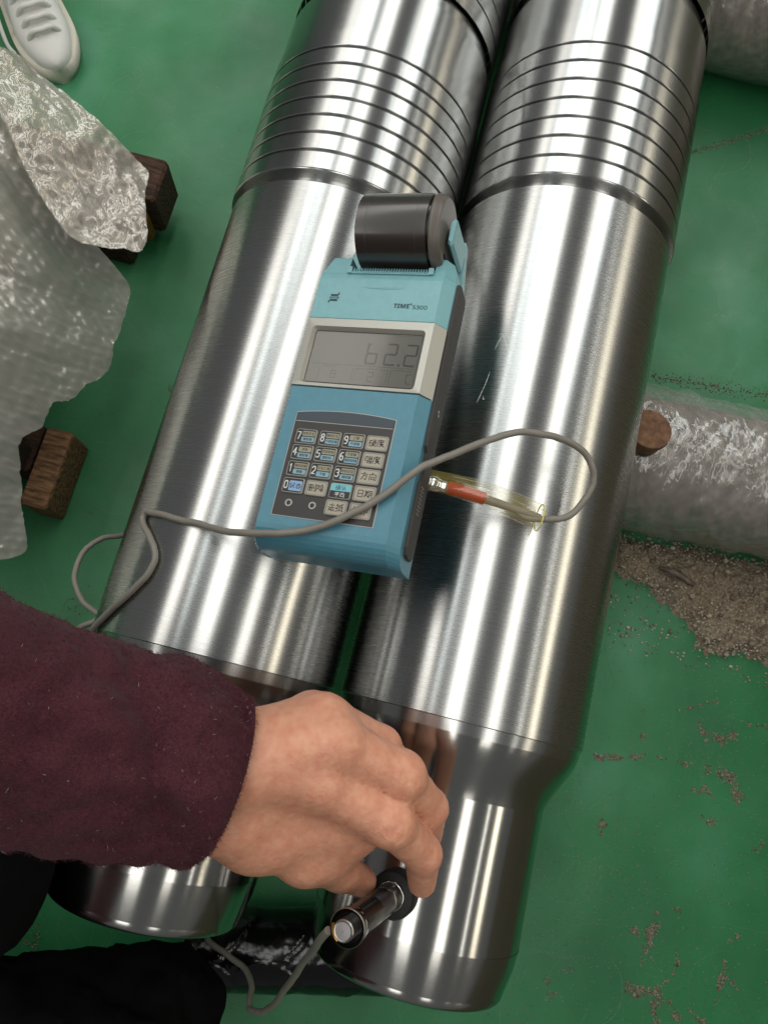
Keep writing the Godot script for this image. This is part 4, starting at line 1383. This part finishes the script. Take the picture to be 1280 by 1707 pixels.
func sleeve_ring(spine: Array, at: float, grow: float, along: float, n: FastNoiseLite, loose: float) -> PackedVector3Array:
	var i := mini(int(at), spine.size() - 2)
	var u := at - i
	var a: Array = spine[i]
	var b: Array = spine[i + 1]
	var za: Array = spine[maxi(i - 1, 0)]
	var zb: Array = spine[mini(i + 2, spine.size() - 1)]
	var c: Vector3 = a[0].cubic_interpolate(b[0], za[0], zb[0], u)
	var s: Vector3 = a[1].cubic_interpolate(b[1], za[1], zb[1], u)
	var h: float = lerpf(a[2], b[2], u)
	var t: Vector3 = (b[0] - za[0]).normalized().lerp((zb[0] - a[0]).normalized(), u).normalized()
	c -= t * along
	var up := t.cross(s).normalized()
	if up.y < 0.0:
		up = -up
	var row := PackedVector3Array()
	for j in 120:
		var g := TAU * j / 120
		var p := c + s * cos(g) * grow + up * sin(g) * h * grow
		var out := (s.normalized() * cos(g) + up * sin(g)).normalized()
		var fold := 0.0085 * exp(-pow((at - 3.1 - 1.3 * cos(g)) / 0.55, 2.0)) * maxf(sin(g), 0.0)
		p += out * loose * (n.get_noise_3dv(p * 1.3) * 0.011 + n.get_noise_3dv(p * 4.0) * 0.003 - fold)
		row.append(p)
	return row


func lint(sleeve: MeshInstance3D, rows: Array) -> void:
	var st := begin()
	tube(st, PackedVector3Array([Vector3(0, 0, 0), Vector3(0.0003, 0.0008, 0), Vector3(0.0001, 0.0016, 0.0004), Vector3(0.0007, 0.0023, 0.0009)]), [0.0001, 0.00009, 0.00003], 3, false)
	var mesh := st.commit()
	for which in 2:
		var mmesh := MultiMesh.new()
		mmesh.transform_format = MultiMesh.TRANSFORM_3D
		mmesh.mesh = mesh
		mmesh.instance_count = 42000 if which == 0 else 420
		for i in mmesh.instance_count:
			var r := rng.randi_range(3, 108)
			var j := rng.randi_range(0, 119)
			var p: Vector3 = rows[r][j].lerp(rows[r + 1][(j + 1) % 120], rng.randf())
			var up: Vector3 = (rows[r][(j + 1) % 120] - rows[r][j]).cross(rows[r + 1][j] - rows[r][j]).normalized()
			var mid := Vector3.ZERO
			for q in [0, 30, 60, 90]:
				mid += rows[r][q] * 0.25
			if up.dot(p - mid) < 0.0:
				up = -up
			var side := Vector3(rng.randf_range(-1, 1), rng.randf_range(-1, 1), rng.randf_range(-1, 1)).normalized()
			var lean := (up * rng.randf_range(0.1, 0.8) + side * 0.9).normalized()
			var x := lean.cross(side + Vector3(0.01, 0.02, 0.03)).normalized()
			var sc := rng.randf_range(0.5, 1.2) * (1.0 if which == 0 else 0.8)
			mmesh.set_instance_transform(i, Transform3D(Basis(x, lean, x.cross(lean)).scaled(Vector3.ONE * sc), p))
		var o := MultiMeshInstance3D.new()
		o.name = "wool_fibres" if which == 0 else "white_lint"
		o.multimesh = mmesh
		o.material_override = M.fibre if which == 0 else M.lint
		o.set_meta("kind", "stuff")
		sleeve.add_child(o, true)


func bystander() -> void:
	var heel := Vector3(-0.715, 0, -0.880)
	var t := thing("person", "bystander of whom only one white lace up shoe shows", "person", heel)
	var f := Vector3(0.165, 0, 0.205).normalized()
	var s := Vector3(f.z, 0, -f.x)
	var rows := []
	var sole := []
	# along the shoe: share of length, half width, height
	for q in [[0.0, 0.010, 0.055], [0.02, 0.021, 0.066], [0.10, 0.028, 0.076], [0.25, 0.030, 0.086], [0.40, 0.031, 0.094], [0.52, 0.033, 0.082], [0.64, 0.035, 0.067], [0.76, 0.0365, 0.054], [0.82, 0.0353, 0.049], [0.88, 0.0316, 0.045], [0.92, 0.0272, 0.042], [0.95, 0.0223, 0.039], [0.975, 0.0164, 0.036], [0.99, 0.0105, 0.033], [0.998, 0.0047, 0.030], [1.0, 0.0008, 0.0275]]:
		var c: Vector3 = f * 0.275 * q[0]
		var row := PackedVector3Array()
		for j in 25:
			var a := PI * j / 24.0
			row.append(c + s * cos(a) * q[1] * (0.93 + 0.07 * sin(a)) + Vector3.UP * (0.020 + (q[2] - 0.020) * pow(sin(a), 0.8)))
		rows.append(row)
		var e := PackedVector3Array()
		for p in [[-1.0, 0.0], [-1.08, 0.010], [-1.06, 0.026], [1.06, 0.026], [1.08, 0.010], [1.0, 0.0]]:
			e.append(c + s * -p[0] * (q[1] + 0.001) + Vector3.UP * p[1] * (1.0 if q[0] < 0.95 else 0.9))
		sole.append(e)
	var st := begin()
	sheet(st, rows)
	face(st, Array(rows[-1]), f * 0.2 + Vector3.UP * 0.02)
	var shoe := put("shoe", st.commit(), M.canvas, t)
	st = begin()
	sheet(st, sole, true)
	face(st, Array(sole[-1]), f * 0.26)
	put("sole", st.commit(), M.sole, shoe)
	for i in 5:
		var u := 0.63 + 0.055 * i
		var h: float = [0.066, 0.0595, 0.0535, 0.0485, 0.044][i]
		var c := f * 0.275 * u
		st = begin()
		tube(st, smooth_path([c + s * 0.023 + Vector3.UP * (h - 0.012), c + s * 0.013 + Vector3.UP * (h + 0.006) + f * 0.004, c + Vector3.UP * (h + 0.0085) + f * 0.006, c - s * 0.013 + Vector3.UP * (h + 0.006) + f * 0.004, c - s * 0.023 + Vector3.UP * (h - 0.012)]), [0.0034], 8)
		put("lace", st.commit(), M.canvas, shoe)
	st = begin()
	var c := f * 0.275 * 0.62 + Vector3.UP * 0.075
	tube(st, smooth_path([c, c - s * 0.018 + Vector3.UP * 0.008, c - s * 0.040 + f * 0.016 + Vector3.UP * -0.012, c - s * 0.048 + f * 0.045 + Vector3.UP * -0.045, c - s * 0.044 + f * 0.055 + Vector3.UP * -0.058]), [0.0026], 8)
	put("lace", st.commit(), M.canvas, shoe)
	st = begin()
	tube(st, smooth_path([Vector3(0.05, 0.075, 0.062), Vector3(0.045, 0.13, 0.055), Vector3(0.03, 0.3, 0.03), Vector3(0.0, 0.50, 0.0), Vector3(0.0, 0.9, -0.05)]), [0.048, 0.054, 0.062, 0.07, 0.085], 28)
	put("trouser_leg", st.commit(), M.trouser, t)


# ---------- dirt on the floor ----------
func lump(sd: int) -> ArrayMesh:
	var s := SphereMesh.new()
	s.radius = 1.0
	s.height = 2.0
	s.radial_segments = 7
	s.rings = 3
	var n := FastNoiseLite.new()
	n.seed = sd
	n.frequency = 0.9
	var st := begin()
	st.append_from(s, 0, Transform3D())
	var a := st.commit_to_arrays()
	var v: PackedVector3Array = a[Mesh.ARRAY_VERTEX]
	for i in v.size():
		v[i] *= 1.0 + 0.55 * n.get_noise_3dv(v[i] * 1.4)
	a[Mesh.ARRAY_VERTEX] = v
	var m := ArrayMesh.new()
	m.add_surface_from_arrays(Mesh.PRIMITIVE_TRIANGLES, a)
	return m


func scatter(called: String, places: Array, parent: Node, tones: Array) -> MultiMeshInstance3D:
	var mm_ := MultiMesh.new()
	mm_.transform_format = MultiMesh.TRANSFORM_3D
	mm_.use_colors = true
	mm_.mesh = lump(3)
	mm_.instance_count = places.size()
	for i in places.size():
		var p: Array = places[i]
		var b := Basis.from_euler(Vector3(rng.randf() * 6, rng.randf() * 6, rng.randf() * 6)).scaled(Vector3(p[1], p[1] * p[2], p[1] * rng.randf_range(0.6, 1.0)))
		mm_.set_instance_transform(i, Transform3D(b, p[0]))
		mm_.set_instance_color(i, (tones[0] as Color).lerp(tones[1], rng.randf()))
	var o := MultiMeshInstance3D.new()
	o.name = called
	o.multimesh = mm_
	o.material_override = M.crumb
	o.set_meta("kind", "stuff")
	(parent if parent else self).add_child(o, true)
	return o


func heap(outline: Array, high: float, cell: float, sd: int, soft: float) -> ArrayMesh:
	# an uneven heap over a ragged outline, thinning out to nothing at its edge
	var n := FastNoiseLite.new()
	n.seed = sd
	n.frequency = 1.0
	n.fractal_octaves = 4
	var lo := Vector2(1e9, 1e9)
	var hi := -lo
	for p in outline:
		lo = lo.min(p)
		hi = hi.max(p)
	lo -= Vector2.ONE * soft
	hi += Vector2.ONE * soft
	var rows := []
	var nx := int((hi.x - lo.x) / cell) + 1
	var nz := int((hi.y - lo.y) / cell) + 1
	for j in nz + 1:
		var row := PackedVector3Array()
		for i in nx + 1:
			var q := lo + Vector2(i, j) * cell
			var d := 1e9
			for e in outline.size():
				d = minf(d, q.distance_to(Geometry2D.get_closest_point_to_segment(q, outline[e], outline[(e + 1) % outline.size()])))
			if not Geometry2D.is_point_in_polygon(q, PackedVector2Array(outline)):
				d = -d
			d += soft * 0.9 * n.get_noise_2d(q.x * 60, q.y * 60)
			var y := smoothstep(0.0, 1.0, (d + soft * 0.3) / (soft * 2.4)) * high
			y *= 0.55 + 0.45 * n.get_noise_2d(q.x * 35, q.y * 35) + 0.25 * n.get_noise_2d(q.x * 130 + 9, q.y * 130)
			y += (0.12 * high) * n.get_noise_2d(q.x * 420, q.y * 420) * clampf(d / soft, 0.0, 1.0)
			row.append(Vector3(q.x, y - 0.0012 if d > -soft * 0.3 else -0.004, q.y))
		rows.append(row)
	rows.reverse()
	var st := begin()
	sheet(st, rows)
	return st.commit()


func dirt() -> void:
	var edge := [Vector2(0.262, -0.250), Vector2(0.367, -0.262), Vector2(0.480, -0.262), Vector2(0.520, -0.20), Vector2(0.500, -0.137), Vector2(0.448, -0.149), Vector2(0.412, -0.142), Vector2(0.391, -0.139), Vector2(0.382, -0.164), Vector2(0.356, -0.179), Vector2(0.325, -0.196), Vector2(0.275, -0.206)]
	var t := thing("sand_heap", "brown heap of sand and grit beside the wrapped bar", "sand")
	t.set_meta("kind", "stuff")
	put("heap", heap(edge, 0.022, 0.0026, 5, 0.011), M.sand, t)
	var places := []
	var poly := PackedVector2Array(edge)
	for i in 5200:
		var q := Vector2(rng.randf_range(0.25, 0.52), rng.randf_range(-0.27, -0.12))
		var inside := Geometry2D.is_point_in_polygon(q, poly)
		if not inside and rng.randf() > 0.14:
			continue
		var s := rng.randf_range(0.0006, 0.0017) * (1.0 if rng.randf() < 0.95 else 2.2)
		places.append([Vector3(q.x, rng.randf_range(0.002, 0.016) if inside else s * 0.4, q.y), s, 0.7])
	scatter("grit", places, t, [Color(0.14, 0.11, 0.08), Color(0.50, 0.44, 0.35)])
	put("twig", stick([Vector3(0.325, 0.019, -0.222), Vector3(0.345, 0.021, -0.220), Vector3(0.368, 0.019, -0.212)], 0.004), M.dirty, t)
	# dried mud trodden onto the paint, right foreground
	var trails := [
		[[0.344, -0.034], [0.350, -0.031]], [[0.296, 0.001], [0.313, -0.001], [0.337, -0.007], [0.352, -0.012]], [[0.370, -0.015], [0.402, -0.015]], [[0.407, -0.058], [0.415, -0.049], [0.433, -0.051], [0.457, -0.060]],
		[[0.420, -0.013], [0.447, -0.015], [0.454, -0.002], [0.462, 0.007]], [[0.410, 0.009], [0.425, 0.007], [0.430, 0.015]], [[0.430, 0.036], [0.438, 0.042]], [[0.309, 0.075], [0.316, 0.065], [0.317, 0.083]],
		[[0.391, 0.143], [0.388, 0.165], [0.385, 0.198]], [[0.366, 0.162], [0.379, 0.177]], [[0.372, 0.222], [0.397, 0.220], [0.408, 0.222]], [[0.398, 0.229], [0.405, 0.240]], [[0.417, 0.174], [0.417, 0.197], [0.406, 0.211]],
		[[0.469, 0.172], [0.467, 0.187], [0.465, 0.209]], [[0.471, 0.188], [0.489, 0.198]], [[0.417, 0.227], [0.430, 0.241]], [[0.440, 0.226], [0.454, 0.236]], [[0.482, 0.063], [0.496, 0.045]], [[0.285, 0.234], [0.311, 0.215]], [[0.287, 0.247], [0.306, 0.245]],
		[[0.471, 0.154], [0.490, 0.134]], [[0.407, 0.135], [0.414, 0.135]], [[0.455, -0.074], [0.483, -0.076]], [[0.418, -0.089], [0.380, -0.069]],
	]
	var mud := thing("dried_mud", "dried brown mud crumbs stuck to the green floor at lower right", "mud")
	mud.set_meta("kind", "stuff")
	var bits := []
	var wide := [0.005, 0.0045, 0.003, 0.006, 0.008, 0.005, 0.007, 0.005, 0.006, 0.0045, 0.008, 0.006, 0.0035, 0.005, 0.0035, 0.006, 0.006, 0.004, 0.004, 0.004, 0.003, 0.003, 0.004, 0.004]
	var dense := [1, 1, 0.8, 0.8, 1.2, 0.9, 1.3, 0.5, 1.1, 0.8, 1.1, 1, 0.6, 0.9, 0.8, 0.9, 0.9, 0.3, 0.35, 0.35, 0.4, 0.5, 0.6, 0.25]
	for k in trails.size():
		var tr: Array = trails[k]
		for i in tr.size() - 1:
			var a := Vector2(tr[i][0], tr[i][1])
			var b := Vector2(tr[i + 1][0], tr[i + 1][1])
			for c in int((a.distance_to(b) + 0.005) * 420):
				var hub: Vector2 = a.lerp(b, rng.randf_range(-0.1, 1.1)) + Vector2.from_angle(rng.randf() * TAU) * wide[k] * 0.8 * rng.randf()
				var reach: float = wide[k] * rng.randf_range(0.12, 0.85)
				for m in int(dense[k] * 44 * rng.randf() * (0.25 + reach * 160)):
					var q: Vector2 = hub + Vector2.from_angle(rng.randf() * TAU) * reach * pow(rng.randf(), 0.6)
					var s := rng.randf_range(0.0003, 0.00095) * (1.8 if rng.randf() < 0.05 else 1.0)
					bits.append([Vector3(q.x, s * rng.randf_range(0.0, 0.7), q.y), s, 0.45])
	for k in [0, 1, 3, 4, 5, 6, 8, 9, 10, 11, 12, 13, 14, 15, 16, 18, 22]:
		var tr: Array = trails[k]
		var left := []
		var right := []
		for i in tr.size():
			var p := Vector2(tr[i][0], tr[i][1])
			var q := Vector2(tr[mini(i + 1, tr.size() - 1)][0], tr[mini(i + 1, tr.size() - 1)][1])
			var o := Vector2(tr[maxi(i - 1, 0)][0], tr[maxi(i - 1, 0)][1])
			var side: Vector2 = (q - o).normalized().orthogonal() * wide[k] * rng.randf_range(0.5, 1.05)
			left.append(p + side)
			right.append(p - side * rng.randf_range(0.6, 1.2))
		right.reverse()
		put("mud_patch", heap(left + right, 0.0026, 0.0010, 100 + k, 0.0045), M.sand, mud)
	for i in 3200:
		var q := Vector2(rng.randf_range(0.25, 0.55), rng.randf_range(-0.12, 0.28))
		var s := rng.randf_range(0.0002, 0.0007)
		bits.append([Vector3(q.x, s * 0.3, q.y), s, 0.6])
	scatter("crumbs", bits, mud, [Color(0.07, 0.05, 0.035), Color(0.30, 0.25, 0.19)])
	# thin smears: bare patches where the paint is gone
	var smear := thing("brown_smear", "thin brown smear on the floor right of the cylinder neck", "stain")
	smear.set_meta("kind", "stuff")
	put("smear", heap([Vector2(0.290, -0.002), Vector2(0.313, -0.006), Vector2(0.350, -0.014), Vector2(0.352, -0.008), Vector2(0.315, 0.004), Vector2(0.295, 0.005)], 0.0035, 0.0012, 77, 0.0035), M.rust, smear)
	put("smear", heap([Vector2(0.368, -0.017), Vector2(0.402, -0.018), Vector2(0.404, -0.012), Vector2(0.372, -0.012)], 0.0035, 0.0012, 78, 0.003), M.rust, smear)
	# debris along the floor near the bars and at the left edge
	var far := thing("floor_debris", "thin lines of grit on the floor behind the wrapped bar", "grit")
	far.set_meta("kind", "stuff")
	bits = []
	for tr in [[[0.254, -0.783], [0.323, -0.828], [0.385, -0.872], 0.007, 2600], [[0.285, -0.465], [0.438, -0.480], [0.55, -0.50], 0.012, 2600], [[-0.262, -0.30], [-0.285, -0.29], [-0.262, -0.325], 0.009, 1600], [[-0.315, 0.02], [-0.30, -0.03], [-0.34, 0.04], 0.02, 700], [[-0.235, 0.30], [-0.232, 0.326], [-0.262, 0.300], 0.008, 1800]]:
		for i in 2:
			var a := Vector2(tr[i][0], tr[i][1])
			var b := Vector2(tr[i + 1][0], tr[i + 1][1])
			for c in int(a.distance_to(b) * tr[4]):
				var q: Vector2 = a.lerp(b, rng.randf()) + Vector2.from_angle(rng.randf() * TAU) * tr[3] * pow(rng.randf(), 1.2)
				var s := rng.randf_range(0.0003, 0.0011)
				bits.append([Vector3(q.x, s * 0.4, q.y), s, 0.6])
	scatter("grit", bits, far, [Color(0.06, 0.045, 0.03), Color(0.26, 0.22, 0.17)])


func stick(pts: Array, r: float) -> ArrayMesh:
	var st := begin()
	tube(st, smooth_path(pts), [r * 0.5, r, r * 0.7], 10)
	return st.commit()
